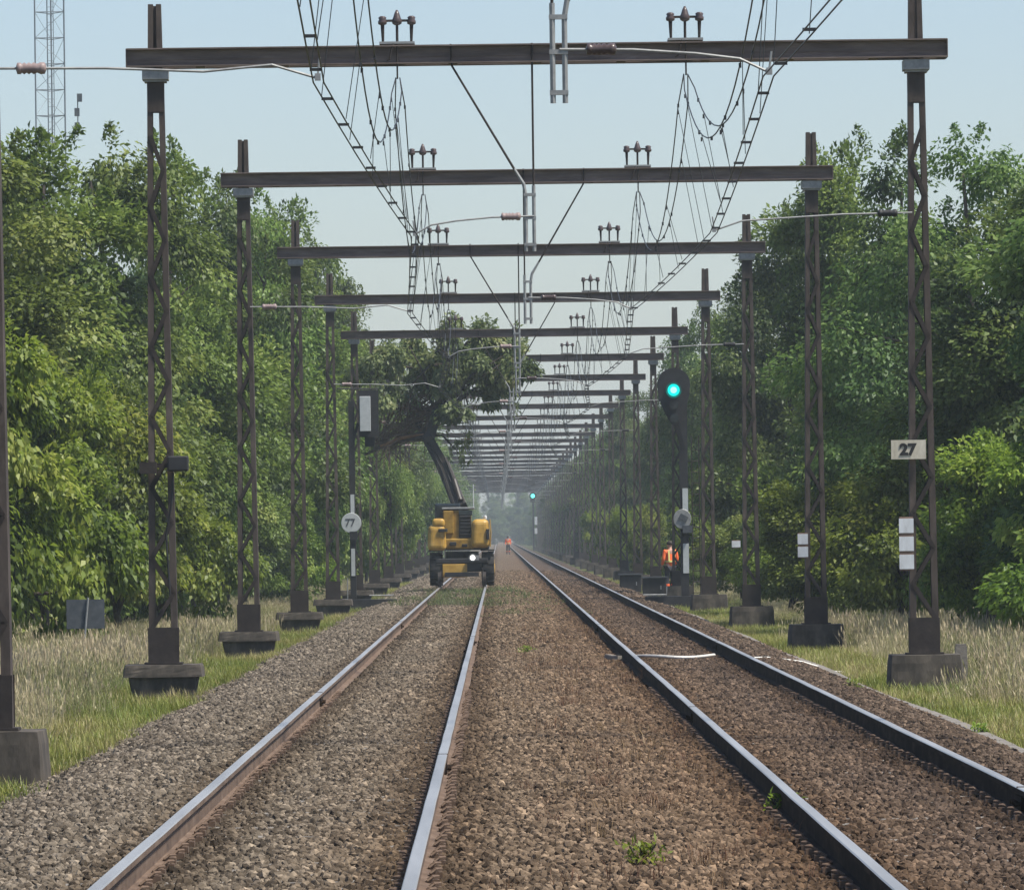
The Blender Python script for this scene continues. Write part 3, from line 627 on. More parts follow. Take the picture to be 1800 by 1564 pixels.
for n in range(-2, NPORT):
    d = D0 + DP * n
    if n == -2: lab = 'steel portal nearest of all, wholly above and beside the frame'
    elif n == -1: lab = 'steel portal whose left mast runs down the left edge, crossbeam above the photo'
    elif n == 0: lab = 'nearest fully seen steel portal with the topmost crossbeam in the photo'
    elif n < 12: lab = 'brown lattice-mast portal with the %s crossbeam down from the top of the photo' % ORD[n]
    else: lab = 'far portal, one of many close-set crossbeams fading into the haze'
    g = thing('catenary_portal', lab, 'portal', (PX0, d, 0), 0, 'catenary portals over the tracks')
    odd = n % 2 != 0; dz = rnd.uniform(-.015, .015)
    link('crossbeam', BEAMM, g, (0, 0, dz), (0, rnd.uniform(-.0012, .0012), 0))
    for sx in (-1, 1):
        mp = link('mast', MM['leg'], g, (sx * HALF, 0, 0), (0, rnd.uniform(-.002, .002), rnd.uniform(-.03, .03) + (math.pi if sx > 0 else 0)))
        for nm, k in (('lattice', 'lattice'), ('foot_plate', 'foot'), ('head_plate', 'head'), ('mast_top', 'ext'), ('beam_clamp', 'clamp'), ('foundation', 'fR' if sx > 0 or n == -1 else 'fL')):
            if n >= 14 and k in ('foot', 'head'): continue
            link(nm, MM[k], mp)
    for tx in (-1.24, 2.53):
        if n >= 18: continue
        f = link('suspension_frame', FRM, g, (tx - PX0, 0, dz))
        if n < 14: link('mounting_plate', FRB, f); link('side_insulator', INS2, f); link('top_insulator', INS1, f)
    link('drop_tube', HANG[1 if odd else -1], g, (0, 0, 0))
    for k in (('Lo', 'Ro') if odd else ('Le', 'Re')):
        a = link('registration_arm', ARMS[k][0], g)
        if n < 14: link('arm_insulator', ARMS[k][1], a)

# ------------------------------------------------------------------ overhead wires
def line(tx, offs_odd, offs_even, lab):
    root = thing('overhead_line', lab, 'overhead wires', (tx, D0 - 2 * DP, 0), 0, 'overhead lines of the two tracks'); Y0 = D0 - 2 * DP
    k0, k1 = -2, NPORT - 2
    def stag(y):   # sideways position of the contact wire
        t = (y - D0) / DP; i = math.floor(t); f = t - i; a = offs_odd if i % 2 else offs_even; b = offs_even if i % 2 else offs_odd; return a + (b - a) * f
    def mess(y, sag):
        t = (y - D0) / DP; f = t - math.floor(t); return 7.66 - 4 * sag * f * (1 - f)
    for sx, sag in ((-.06, 1.60), (.07, 1.45)):
        m = MB(); path = []
        y = D0 + k0 * DP
        while y <= D0 + k1 * DP + .01:
            t = (y - D0) / DP; f = t - math.floor(t); path.append((sx * (1 if .02 < f < .98 else .4), y - Y0, mess(y, sag))); y += DP / 20
        m.tube(path, .0085, 5)
        for i, p in enumerate(path):
            if i % 3 == 2 and i < 240: m.box((p[0], p[1], p[2] - .012), (.026, .07, .045))
        link('messenger_wire', m.mesh('messenger_wire', WIRE), root)
    for sx in (-.045, .045):
        m = MB(); path = []
        for j in range((k1 - k0) * 6 + 1):
            y = D0 + k0 * DP + j * DP / 6; f = j % 6 / 6; path.append((stag(y) - tx + sx, y - Y0, CZ - .05 * 4 * f * (1 - f)))
        m.tube(path, .0075, 5); link('contact_wire', m.mesh('contact_wire', WIRE), root)
    m = MB()
    for j in range((k1 - k0) * 8):
        y = D0 + k0 * DP + (j + .5) * DP / 8
        if y < 330: m.box((stag(y) - tx, y - Y0, CZ - .02), (.105, .035, .025))
    link('wire_spacer', m.mesh('wire_spacer', WIRE), root)['kind'] = 'stuff'
    far = MB(); nd = 0
    for i in range(k0, k1):
        for q in range(9):
            f = (q + .5) / 9; y = D0 + (i + f) * DP; sx, sag = ((-.06, 1.60), (.07, 1.45))[q % 2]
            a = (sx, y - Y0, mess(y, sag)); b = (stag(y) - tx + (-.045, .045)[q % 2], y - Y0 + .1, CZ)
            if y > 45 and nd < 70:
                m = MB(); m.tube([a, b], .0042, 4); m.box((a[0], a[1], a[2] - .06), (.02, .02, .05)); link('dropper', m.mesh('dropper', WIRE), root); nd += 1
            elif y < 420: far.tube([a, b], .0042, 3)
    link('far_dropper', far.mesh('far_dropper', WIRE), root)['kind'] = 'stuff'
line(-1.24, -1.50, -1.04, 'overhead wires with sagging messengers and double contact wire over the left track')
line(2.53, 2.38, 2.87, 'overhead wires with sagging messengers and double contact wire over the right track')

# ------------------------------------------------------------------ plates and boards on the masts
def text(body, size, mat, parent, loc, bold=.0, sx=1):
    cu = bpy.data.curves.new('digits', 'FONT'); cu.body = body; cu.size = size; cu.align_x = 'CENTER'; cu.align_y = 'CENTER'; cu.extrude = .002; cu.offset = bold; cu.materials.append(mat)
    o = bpy.data.objects.new('digits', cu); COL.objects.link(o); o.parent = parent; o.location = loc; o.rotation_euler = (R(90), 0, 0); o.scale = (sx, 1, 1); return o
dm = D0 - .20
c = W(1597, 790, dm); t = thing('number_plate', 'cream plate with the black number 27 on the nearest right mast', 'sign', c)
b = MB(); b.box((0, 0, 0), (.455, .012, .25)); link('plate', b.mesh('plate', CREAM), t)
text('27', .20, BLACK, t, (-.01, -.012, -.005), .010, 1.05)
def board(u, v0, v1, d, n, w, lab):
    a, b_ = W(u, v0, d), W(u, v1, d); h = a.z - b_.z; t = thing('countdown_board', lab, 'board', b_, 0, 'countdown boards on the right masts')
    m = MB(); m.box((0, 0, h / 2), (w * .94, .02, h)); link('backing', m.mesh('backing', noisy_brown), t)
    ph = h / n * .80
    for k in range(n):
        m = MB(); m.box((0, -.014, h * (k + .5) / n), (w, .010, ph)); link('white_panel', m.mesh('white_panel', WHITE), t)
noisy_brown = noisy('brown_board_backing', [(.3, (.16, .10, .07)), (.7, (.26, .18, .13))], 6, .8, 0, 0)
board(1594, 908, 1003, D0 - .20, 3, .19, 'board of three white panels low on the nearest right mast')
board(1411.5, 936, 981, D0 + DP - .20, 2, .18, 'board of two white panels low on the second right mast')
board(1294, 949, 963, D0 + 2 * DP - .20, 1, .19, 'single small white panel low on the third right mast')
# dark box on the nearest left mast
p = W(288, 818, D0 - .2); t = thing('switch_box', 'dark weathered box strapped across the nearest whole left mast', 'box', p)
m = MB(); m.box((.19, -.08, .02), (.27, .22, .20)); link('housing', bevel(link('housing', m.mesh('housing', BLACK), t), .02).data, t) if False else bevel(link('housing', m.mesh('housing', BLACK), t), .02)
m = MB(); m.box((-.20, -.06, -.03), (.22, .18, .15)); m.box((0, 0, 0), (.62, .05, .06)); link('terminal_box', m.mesh('terminal_box', DARK), t)
m = MB(); m.tube([(.12, -.05, -.1), (.10, -.08, -.5), (.02, -.03, -.9), (.06, 0, -1.7)], .016, 6); link('cable', m.mesh('cable', BLACK), t)
# concrete post beside the nearest right base
p = W(1690, 1205, D0 + .6); t = thing('concrete_post', 'short pale concrete post right of the number 27 mast base', 'post', (p.x, p.y, GZ))
m = MB(); m.box((0, 0, .28), (.17, .17, .62), top=(.9, .9)); link('shaft', m.mesh('shaft', CONC2), t); m = MB(); m.box((0, 0, .60), (.13, .13, .04)); link('cap', m.mesh('cap', CONC2), t)
# little sign in the left grass
a, b_ = W(143, 1168, 106), W(155, 1050, 106); t = thing('verge_sign', 'small dark sign on a thin leaning pale rod in the left grass', 'sign', (a.x, a.y, GZ))
m = MB(); m.tube([(0, 0, 0), (b_.x - a.x, 0, b_.z - GZ)], .016, 8); link('rod', m.mesh('rod', GALV), t)
m = MB(); m.box((.075, .03, b_.z - GZ - .26), (.60, .012, .46)); m.box((.075, .045, b_.z - GZ - .26), (.62, .02, .03)); m.box((-.20, .045, b_.z - GZ - .26), (.03, .02, .46)); link('panel', m.mesh('panel', SLATE), t)

# ------------------------------------------------------------------ signals
def signal_lit():
    d = 184; base = W(1205, 1072, d); t = thing('railway_signal', 'black pole signal with a lit green lamp right of the tracks', 'signal', (base.x, d, GZ)); bx = base.x
    L_ = lambda u, v: (W(u, v, d).x - bx, W(u, v, d).z - GZ)
    m = MB(); x, z = L_(1205, 690); m.box((0, 0, z / 2), (.22, .22, z)); link('pole', m.mesh('pole', BLACK), t)
    cx, cz = L_(1184, 695); poly = []
    for k in range(24):
        a = 2 * math.pi * k / 24; poly.append((.45 * math.cos(a), .45 + .45 * math.sin(a)) if math.sin(a) >= 0 else (.45 * math.cos(a) * (1 - .55 * abs(math.sin(a)) ** 2.2), .45 + 1.15 * math.sin(a) - .0))
    m = MB(); m.prism([(cx + x, cz + z - .15) for x, z in poly], -.30, -.25); hb = link('head_board', m.mesh('head_board', BLACK), t)
    lx, lz = L_(1183.5, 686)
    m = MB(); hood = [(lx + .20 * math.cos(R(a)), lz + .20 * math.sin(R(a))) for a in range(-10, 191, 20)]; m.prism(hood + [(lx + (x - lx) * .9, lz + (z - lz) * .9) for x, z in hood[::-1]], -.62, -.31); link('lamp_hood', m.mesh('lamp_hood', BLACK), hb)
    m = MB(); m.lathe([(.215, 0), (.215, .02)], (lx, -.325, lz), 'Y', 24); link('lamp_lens', m.mesh('lamp_lens', LENS), hb)
    m = MB(); m.lathe([(.10, 0), (.155, .012), (.165, .03)], (lx, -.36, lz), 'Y', 20); gl = link('green_lamp', m.mesh('green_lamp', LAMPG), hb)
    m = MB(); m.lathe([(.03, 0), (.085, .008), (.09, .02)], (lx, -.375, lz), 'Y', 18); link('lamp_core', m.mesh('lamp_core', CORE), hb)
    for dz in (-.42, -.78):
        m = MB(); m.lathe([(.12, 0), (.12, .16), (.10, .16), (.10, .02), (.01, .02)], (lx, -.46, lz + dz), 'Y', 16); link('dark_lamp', m.mesh('dark_lamp', GLASS), hb)
    m = MB(); m.bar((cx + .04, -.15, cz - .75), (0, -.05, cz - 1.5), .12, .12); m.bar((cx, -.16, cz), (0, 0, cz), .1, .1); link('bracket', m.mesh('bracket', BLACK), t)
    for v0, v1, w in ((858, 901, .15), (955, 1007, .16)):
        x, z0 = L_(1207, v0); _, z1 = L_(1207, v1); m = MB(); m.box((.03, -.125, (z0 + z1) / 2), (w, .02, z0 - z1)); link('white_strip', m.mesh('white_strip', GREYP), t)
    x, z = L_(1199, 912); m = MB(); m.lathe([(.25, 0), (.26, .01), (.25, .03)], (x, -.20, z), 'Y', 20, squash=(.95, 1.05)); m.box((x + .05, -.14, z + .03), (.30, .06, .22)); link('round_plate', m.mesh('round_plate', GALV), t)
    m = MB(); m.box((x + .03, -.225, z + .03), (.24, .02, .16), rot=(0, .5, 0)); m.box((x + .14, -.19, z - .28), (.26, .16, .2)); link('plate_mount', m.mesh('plate_mount', SLATE), t)
    m = MB(); m.box((-.35, -.1, .20), (1.55, 1.0, .42), top=(.97, .97)); link('foundation', m.mesh('foundation', BLACK), t)
    m = MB(); x0, z0 = L_(1130, 1045); x1, _ = L_(1171, 1045); m.tube([(x0, -.62, z0), (x1, -.62, z0), (x1, -.62, z0 + .22)], .022, 6); link('handrail', m.mesh('handrail', GALV), t)
    m = MB()
    for k in range(14): m.tube([(.22, -.06, .5 + k * .3), (.42, -.06, .5 + k * .3)], .012, 5)
    for xx in (.22, .42): m.tube([(xx, -.06, .3), (xx, -.06, 4.8)], .014, 5)
    link('ladder', m.mesh('ladder', DARK), t)
signal_lit()
def signal_back():
    d = 190; base = W(622, 1063, d); bx = base.x; t = thing('railway_signal', 'signal seen from behind, black board with pale grey panel left of the tracks', 'signal', (bx, d, GZ))
    L_ = lambda u, v: (W(u, v, d).x - bx, W(u, v, d).z - GZ)
    _, z = L_(622, 705); m = MB(); m.box((0, 0, z / 2), (.17, .17, z)); link('pole', m.mesh('pole', BLACK), t)
    x0, z0 = L_(630, 686); x1, z1 = L_(666, 768); m = MB(); m.box(((x0 + x1) / 2, -.10, (z0 + z1) / 2), (x1 - x0, .05, z0 - z1)); m.box(((x0 + x1) / 2 + .02, .05, (z0 + z1) / 2 - .75), (.28, .2, .35)); hb = link('head_board', m.mesh('head_board', BLACK), t)
    a0, b0 = L_(632, 697); a1, b1 = L_(652, 758); m = MB(); m.box(((a0 + a1) / 2, -.16, (b0 + b1) / 2), (a1 - a0, .07, b0 - b1)); bevel(link('grey_panel', m.mesh('grey_panel', GREYP), hb), .012)
    m = MB(); m.tube([(x1, -.1, z0 + .03), (x0 - .6, -.08, z0 + .05)], .025, 6); m.bar((x0 - .02, -.02, z1 + .4), (.02, 0, z1 - .2), .08, .08); link('bracket', m.mesh('bracket', BLACK), t)
    for v0, v1 in ((869, 903), (964, 1012)):
        x, za = L_(621, v0); _, zb = L_(621, v1); m = MB(); m.box((.0, -.10, (za + zb) / 2), (.11, .016, za - zb)); link('white_strip', m.mesh('white_strip', GREYP), t)
    x, z = L_(617.5, 919); m = MB(); m.lathe([(.275, 0), (.285, .008), (.285, .025), (.275, .03)], (x, -.15, z), 'Y', 28); rp = link('round_sign', m.mesh('round_sign', GREYP), t)
    text('77', .30, SLATE, rp, (x - .03, -.155, z), .006, .95)
    m = MB(); m.box((x + .06, -.09, z - .36), (.22, .12, .24)); link('sign_mount', m.mesh('sign_mount', BLACK), t)
    m = MB(); m.box((.15, -.1, .20), (2.2, 1.0, .36), top=(.97, .97)); link('foundation', m.mesh('foundation', BLACK), t)
    m = MB(); xa, za = L_(650, 1046); xb, _ = L_(692, 1045); m.tube([(xa, -.55, za), (xb, -.55, za)], .022, 6)
    xc, zc = L_(584, 1053); xd, _ = L_(612, 1054); m.tube([(xc, -.6, zc), (xd, -.6, zc), (xd, -.6, zc + .6)], .02, 6); link('handrail', m.mesh('handrail', GALV), t)
signal_back()
def signal_far():
    d = 900; p = W(937, 975, d); t = thing('railway_signal', 'tiny distant signal with a pale green light in the haze', 'signal', (p.x, d, GZ)); bx = p.x
    L_ = lambda u, v: (W(u, v, d).x - bx, W(u, v, d).z - GZ)
    x, z = L_(936.5, 871.5); m = MB(); m.box((.1, 0, z / 2), (.22, .2, z)); link('pole', m.mesh('pole', BLACK), t)
    m = MB(); m.lathe([(.50, 0), (.50, .05)], (x, -.2, z), 'Y', 20); m.box((x, -.17, z - .45), (.7, .05, .8)); hb = link('head_board', m.mesh('head_board', BLACK), t)
    m = MB(); m.lathe([(.26, 0), (.26, .03)], (x, -.26, z), 'Y', 18); link('green_lamp', m.mesh('green_lamp', LAMPF), hb)
    for v0, v1 in ((908, 922), (928, 938)):
        xx, za = L_(942, v0); _, zb = L_(942, v1); m = MB(); m.box((xx, -.15, (za + zb) / 2), (.36, .03, za - zb)); link('white_strip', m.mesh('white_strip', WHITE), t)
LAMPF = emit('pale_green_signal_light', (.10, 1, .80), 2.6)
signal_far()

# ------------------------------------------------------------------ lattice tower behind the left trees
def tower():
    d = 350; bx = W(99, 900, d).x; t = thing('lattice_tower', 'tall thin lattice radio tower behind the left trees', 'tower', (bx, d, GZ))
    H = 37; q = [(-.76, -.44), (.76, -.44), (0, .86)]
    m = MB()
    for x, y in q: m.tube([(x, y, 0), (x, y, H)], .045, 6)
    link('legs', m.mesh('legs', GREYT), t); m = MB()
    for k in range(int(H / 1.35)):
        z = k * 1.35
        for i in range(3):
            a, b = q[i], q[(i + 1) % 3]; m.tube([(*a, z), (*b, z)], .022, 4); m.tube([(*a, z), (*b, z + 1.35)] if k % 2 else [(*b, z), (*a, z + 1.35)], .012, 4)
    link('bracing', m.mesh('bracing', GREYT), t); m = MB()
    for x in (-.16, .16): m.tube([(x, .2, 0), (x, .2, H)], .03 if x < 0 else .02, 4)
    for k in range(int(H / .4)): m.tube([(-.16, .2, k * .4), (.16, .2, k * .4)], .012, 4)
    link('ladder', m.mesh('ladder', GREYT), t); m = MB()
    zz = W(147, 200, d).z - GZ; m.tube([(.76, -.44, zz - 1.2), (1.42, -.44, zz - 1.2), (1.42, -.44, zz + 1.0)], .03, 5)
    for k in range(3): m.box((1.42 + (.1 if k == 0 else -.04), -.44, zz + .8 - k * .75), (.26, .2, .42))
    link('antenna', m.mesh('antenna', SLATE), t)
GREYT = noisy('grey_tower_steel', [(.3, (.13, .15, .17)), (.7, (.20, .22, .24))], 2, .6, .3, 0)
tower()

# ------------------------------------------------------------------ the excavator and the tree in its grab
EX, EY = -1.20, 219.0
ex = thing('road_rail_excavator', 'yellow road-rail excavator seen from behind on the left track, boom raised', 'excavator', (EX, EY, 0))
def xz(u, v): p = W(u, v, EY); return p.x - EX, p.z
def rbox(name, c, d, mat, parent, w=.1, seg=3, rot=None, top=None):
    m = MB(); m.box(c, d, rot=rot, top=top); return bevel(link(name, m.mesh(name, mat), parent), w, seg)
ch = rbox('chassis', (0, 1.6, .72), (1.30, 3.8, .44), BLACK, ex, .05)
rbox('rear_plate', (-.23, -.42, .54), (.80, .08, .43), YELLOW, ch, .02)
rbox('bumper', (0, -.34, .86), (1.7, .10, .16), BLACK, ch, .03)
for sx in (-1, 1):
    for yy in (.15, 3.0):
        m = MB(); m.lathe([(.30, -.21), (.46, -.205), (.52, -.16), (.535, -.08), (.535, .08), (.52, .16), (.46, .205), (.30, .21)], (0, 0, 0), 'X', 28)
        for k in range(20):
            a = 2 * math.pi * k / 20; m.box((.10 * (1 if k % 2 else -1), .53 * math.cos(a), .53 * math.sin(a)), (.2, .07, .05), rot=(a - math.pi / 2, 0, 0))
        wh = link('wheel', m.mesh('wheel', RUBBER), ex, (sx * .845, yy, .60))
        m = MB(); m.lathe([(.29, -.10), (.29, .215), (.20, .20), (.10, .235)], (0, 0, 0), 'X', 20); link('rim', m.mesh('rim', YELLOW), wh, rot=(0, 0, 0 if sx > 0 else math.pi))
    m = MB(); m.lathe([(.24, -.06), (.24, .02), (.28, .025), (.28, .05)], (0, 0, 0), 'X', 20); link('rail_wheel', m.mesh('rail_wheel', DARK), ex, (sx * .72, -.62, .26), (0, 0, math.pi if sx > 0 else 0))
for sx in (-1, 1): rbox('mudguard', (sx * .845, .15, 1.20), (.46, 1.1, .05), BLACK, ex, .02)
m = MB(); m.box((0, -.5, .42), (1.1, .3, .14)); link('rail_axle', m.mesh('rail_axle', BLACK), ex)
hx, hz = xz(831, 980); m = MB(); m.lathe([(.045, 0), (.075, .012), (.08, .05)], (hx, -.60, hz), 'Y', 16); link('work_light', m.mesh('work_light', LAMPW), ex)
m = MB(); m.lathe([(.13, 0), (.13, .1), (.05, .14)], (hx, -.575, hz), 'Y', 16); m.box((hx + .15, -.55, hz), (.12, .1, .16)); m.box((hx, -.45, hz - .05), (.06, .16, .06)); link('lamp_housing', m.mesh('lamp_housing', GALV), ex)
m = MB(); m.lathe([(.55, 0), (.55, .22)], (0, 1.5, .94), n=28); link('slew_ring', m.mesh('slew_ring', BLACK), ex)
up = rbox('upper_body', (-.05, 1.1, 1.52), (1.9, 2.7, .62), BLACK, ex, .06)
# left and right yellow pods of the counterweight
pl = rbox('counterweight', (-.80, .15, 1.62), (.64, 1.3, .86), YELLOW, ex, .17, 4, top=(.86, .96)); rbox('pod_cover', (-.74, -.02, 2.10), (.42, .9, .30), YELLOW, pl, .12, 4); rbox('pod_slot', (-.60, -.48, 1.86), (.30, .12, .11), BLACK, pl, .02)
pr = rbox('counterweight', (.62, .15, 1.74), (.64, 1.3, .94), YELLOW, ex, .17, 4, top=(.88, .96)); rbox('pod_slot', (.86, -.46, 1.72), (.10, .16, .34), BLACK, pr, .02)
m = MB(); m.tube([(.93, -.4, 1.3), (.96, -.42, 1.75), (.93, -.4, 2.2)], .022, 6); link('grab_rail', m.mesh('grab_rail', YELLOW), pr)
m = MB(); m.lathe([(.05, 0), (.055, .03), (.05, .10), (.02, .12)], (.78, .0, 2.21), n=12); link('beacon', m.mesh('beacon', WHITE), ex)
DULLY = noisy('dirty_yellow_paint', [(.25, (.07, .045, .012)), (.45, (.26, .15, .02)), (.75, (.44, .27, .04))], 3.5, .6, 0, .1)  # dirtier, browner yellow for the engine covers
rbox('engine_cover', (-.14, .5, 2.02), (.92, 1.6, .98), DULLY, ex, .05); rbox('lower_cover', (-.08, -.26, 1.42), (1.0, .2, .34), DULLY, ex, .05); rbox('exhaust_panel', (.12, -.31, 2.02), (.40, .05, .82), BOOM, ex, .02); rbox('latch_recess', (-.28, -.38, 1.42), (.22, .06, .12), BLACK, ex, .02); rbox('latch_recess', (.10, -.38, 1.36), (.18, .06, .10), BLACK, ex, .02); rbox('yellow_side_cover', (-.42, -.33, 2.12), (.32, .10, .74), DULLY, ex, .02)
m = MB()
for k in range(6): m.box((.12, -.345, 1.72 + k * .115), (.34, .05, .035), rot=(.5, 0, 0))
link('grille', m.mesh('grille', BLACK), ex)
rbox('roof_plate', (-.10, .5, 2.57), (1.06, 1.7, .07), GALV, ex, .02); rbox('rear_window', (.14, -.32, 2.42), (.44, .05, .16), GLASS, ex, .015)
rbox('cab', (-.45, 2.0, 2.1), (.85, 1.3, 1.3), GLASS, ex, .08)
m = MB(); m.tube([(.40, 1.0, 2.5), (.40, 1.0, 3.35)], .016, 6); link('antenna', m.mesh('antenna', WHITE), ex)
e0 = Vector((xz(806, 885)[0], 1.9, xz(806, 885)[1])); e1 = Vector((xz(752, 772)[0], 3.6, xz(752, 772)[1])); e2 = Vector((xz(783, 655)[0], 4.3, xz(783, 655)[1]))
m = MB(); mid = e0.lerp(e1, .55) + Vector((.06, 0, .05)); m.bar(e0 - (mid - e0) * .15, mid, .48, .5, w2=.46, h2=.48); m.bar(mid - (e1 - mid) * .06, e1 + (e1 - mid) * .12, .42, .44, w2=.36, h2=.36); bo = bevel(link('boom', m.mesh('boom', BOOM), ex), .03)
m = MB(); a = e0 + Vector((.05, -.3, .1)); m.tube([a, a.lerp(mid, .6) + Vector((.12, -.25, 0))], .10, 10); m.tube([a.lerp(mid, .6) + Vector((.12, -.25, 0)), mid + Vector((.05, -.2, .3))], .05, 8); hs_ = MB()
for q in (-.14, .02, .16): hs_.tube([e0 + Vector((q, -.35, .0)), e0.lerp(mid, .5) + Vector((q * .9, -.33, .06)), mid + Vector((q * .8, -.30, .0)), mid.lerp(e1, .6) + Vector((q * .7, -.26, .02)), e1 + Vector((q * .5, -.26, -.05))], .022, 5)
link('hydraulic_hoses', hs_.mesh('hydraulic_hoses', RUBBER), bo); link('boom_cylinder', m.mesh('boom_cylinder', BOOM), bo)
m = MB(); m.bar(e1, e2, .34, .34, w2=.26, h2=.26); m.lathe([(.16, -.25), (.16, .25)], tuple(e1), 'Y', 14); st = link('stick', m.mesh('stick', BOOM), ex)
m = MB(); m.lathe([(.12, -.15), (.16, 0), (.12, .15)], tuple(e2), 'Z', 12)
for sg in (-1, 1): m.tube([e2 + Vector((sg * .1, 0, .1)), e2 + Vector((sg * .38, 0, .30)), e2 + Vector((sg * .40, 0, .7)), e2 + Vector((sg * .12, 0, .95))], [.08, .07, .06, .03], 6)
link('grapple', m.mesh('grapple', BOOM), st)
# uprooted tree in the grab
HY = EY + 4.3
def hp(u, v, dy=0): p = W(u, v, HY + dy); return p - Vector((EX, HY, 0)) 
tr = thing('uprooted_tree', 'whole leafy tree held up in the grab of the excavator over the left track', 'tree', (EX, HY, 0))
m = MB(); tk = [hp(640, 800, -.2), hp(668, 786, -.3), hp(705, 772, -.35), hp(745, 766, -.4), hp(768, 735, -.3), hp(780, 690, 0), hp(792, 640, 0), hp(812, 600, .1)]
m.tube(tk, [.035, .075, .115, .16, .19, .17, .13, .06], 9); 
limb_ends = []
r_ = random.Random(5)
for u, v in ((670, 640), (690, 700), (660, 730), (720, 610), (750, 590), (850, 600), (885, 625), (905, 665), (860, 690), (830, 740), (880, 640), (720, 680), (700, 640), (810, 800), (655, 690)):
    a = tk[r_.choice([3, 4, 5, 6])]; b = hp(u, v, r_.uniform(-1.6, 1.6)); mm = (a + b) / 2 + Vector((0, 0, .35)); m.tube([a, a.lerp(mm, .6), mm, b], [.075, .06, .04, .012], 5); limb_ends.append(b)
link('trunk', smooth(m.mesh('trunk', BARK)), tr)
m = MB()
for k in range(170):
    a = tk[r_.choice([1, 1, 2, 2, 3, 4, 4, 5, 5])] + Vector((r_.uniform(-.2, .2), 0, r_.uniform(-.05, .3))); b = hp(r_.uniform(625, 760) if k % 2 else r_.uniform(655, 860), r_.uniform(690, 840) if k % 2 else r_.uniform(640, 790), r_.uniform(-1.2, 1.2))
    q = (a + b) / 2 + Vector((r_.uniform(-.3, .3), 0, r_.uniform(-.1, .4))); m.tube([a, q, b], [.022, .016, .006], 4)
link('twigs', m.mesh('twigs', TWIG), tr)
m = MB(); m.tube([tk[1] + Vector((0, -.05, .03)), tk[2] + Vector((0, -.09, .04)), tk[3] + Vector((.0, -.12, .05))], [.04, .07, .04], 7); link('torn_wood', smooth(m.mesh('torn_wood', CUTW)), tr)
lob = []
for u, v, rad, w_ in ((760, 610, .55, 1), (800, 590, .5, 2), (840, 600, .65, 3), (880, 615, .6, 3), (908, 645, .5, 2), (900, 620, .4, 2), (870, 660, .65, 3), (820, 650, .65, 2), (770, 660, .7, 1), (720, 640, .65, 1), (680, 640, .6, 1), (700, 700, .45, .8), (660, 700, .42, .8), (745, 715, .35, .5), (800, 720, .45, 1), (850, 710, .4, 1), (690, 742, .28, .5), (740, 600, .4, 1), (640, 660, .4, 1), (800, 800, .18, .5), (822, 780, .2, .5)):
    for _ in range(1 if w_ < 2 else 2):
        p = hp(u + r_.uniform(-8, 8), v + r_.uniform(-8, 8), r_.uniform(-1.3, 1.3)); lob.append((p.x, p.y, p.z, rad))
cm, _ = crown('crown', 77, lob, 92, 230, .17, LEAF_D, 1.15, (.25, .5), 10, .6); link('crown', cm, tr)
rr = np.random.default_rng(9); C = []; DD = []
for k in range(70):
    u = rr.uniform(640, 915); v = rr.uniform(630, 735) if u < 800 else rr.uniform(620, 690)
    if k % 9 == 0: u, v = rr.uniform(785, 835), rr.uniform(740, 775)
    a = hp(u, v, rr.uniform(-1.4, 1.4)); n_ = 34; ln = rr.uniform(.4, 1.0)
    t_ = rr.random(n_)[:, None]; C.append(np.array(a) + t_ * np.array([rr.normal(0, .15), rr.normal(0, .15), -ln]) + rr.normal(0, .05, (n_, 3))); DD.append(rr.normal(0, .35, (n_, 3)) + np.array([0, 0, -1.]))
C = np.concatenate(C); DD = np.concatenate(DD); n_ = len(C)
link('hanging_sprays', leaf_mesh('hanging_sprays', C, DD, rr.normal(size=(n_, 3)), rr.uniform(.10, .22, n_), rr.uniform(.035, .07, n_), rr.normal(.55, .2, n_), LEAF_D), tr)

# ------------------------------------------------------------------ weeds on the track and debris
def weed(x, y, z, s_, lab, n=1):
    r = np.random.default_rng(int(abs(x * 100) + y)); m_ = 120; C = np.c_[r.normal(0, .10, m_), r.normal(0, .12, m_), r.uniform(0, .22, m_)]
    D = np.c_[r.normal(0, .6, (m_, 2)), r.uniform(.2, 1, m_)]; t = thing('weed', lab, 'weed', (x, y, z), 0, 'weeds growing in the ballast')
    link('leaves', leaf_mesh('leaves', C * s_, D, np.array([0, 0, 1.]) + r.normal(0, .4, (m_, 3)), r.uniform(.05, .13, m_) * s_, r.uniform(.02, .05, m_) * s_, r.normal(.55, .2, m_), LEAF_B), t)
    b = MB(); [b.tube([(r.normal(0, .02), r.normal(0, .02), -.02), (float(p[0]) * s_, float(p[1]) * s_, float(p[2]) * s_)], .005, 4) for p in C[::10]]; link('stems', b.mesh('stems', BARK), t)
for u, v, s_, lab in ((1130, 1535, .55, 'bright green weed near the bottom edge between the tracks'), (1378, 1432, .55, 'small green weed against the third rail'), (925, 1152, .5, 'dry tuft of weed between the tracks at mid distance'), (1500, 1208, .45, 'pale weed at the ballast edge left of the number 27 mast base'), (1722, 1272, .5, 'dark broken plant stub at the right edge of the ballast')):
    d = F * (CAMZ + .17) / (v - VV); p = W(u, v, d); weed(p.x, d, float(bz(p.x)) + .02, s_, lab)
n = 260; x = RNG.normal(-1.0, .9, n) + .5 * np.sin(np.arange(n)); y = 226 - 52 * RNG.random(n) ** 1.25; x2 = RNG.normal(.6, .7, 120); y2 = RNG.uniform(150, 212, 120)
P = np.c_[np.r_[x, x2], np.r_[y, y2]]; P = np.c_[P, bz(P[:, 0]) + .02]; n = len(P)
weed_t = [proto('weed_tuft', blades('weed_tuft', 50 + i, 50, .03, .20, .26, .014, 1.2, LEAF_D, (.4, .3))) for i in range(3)]
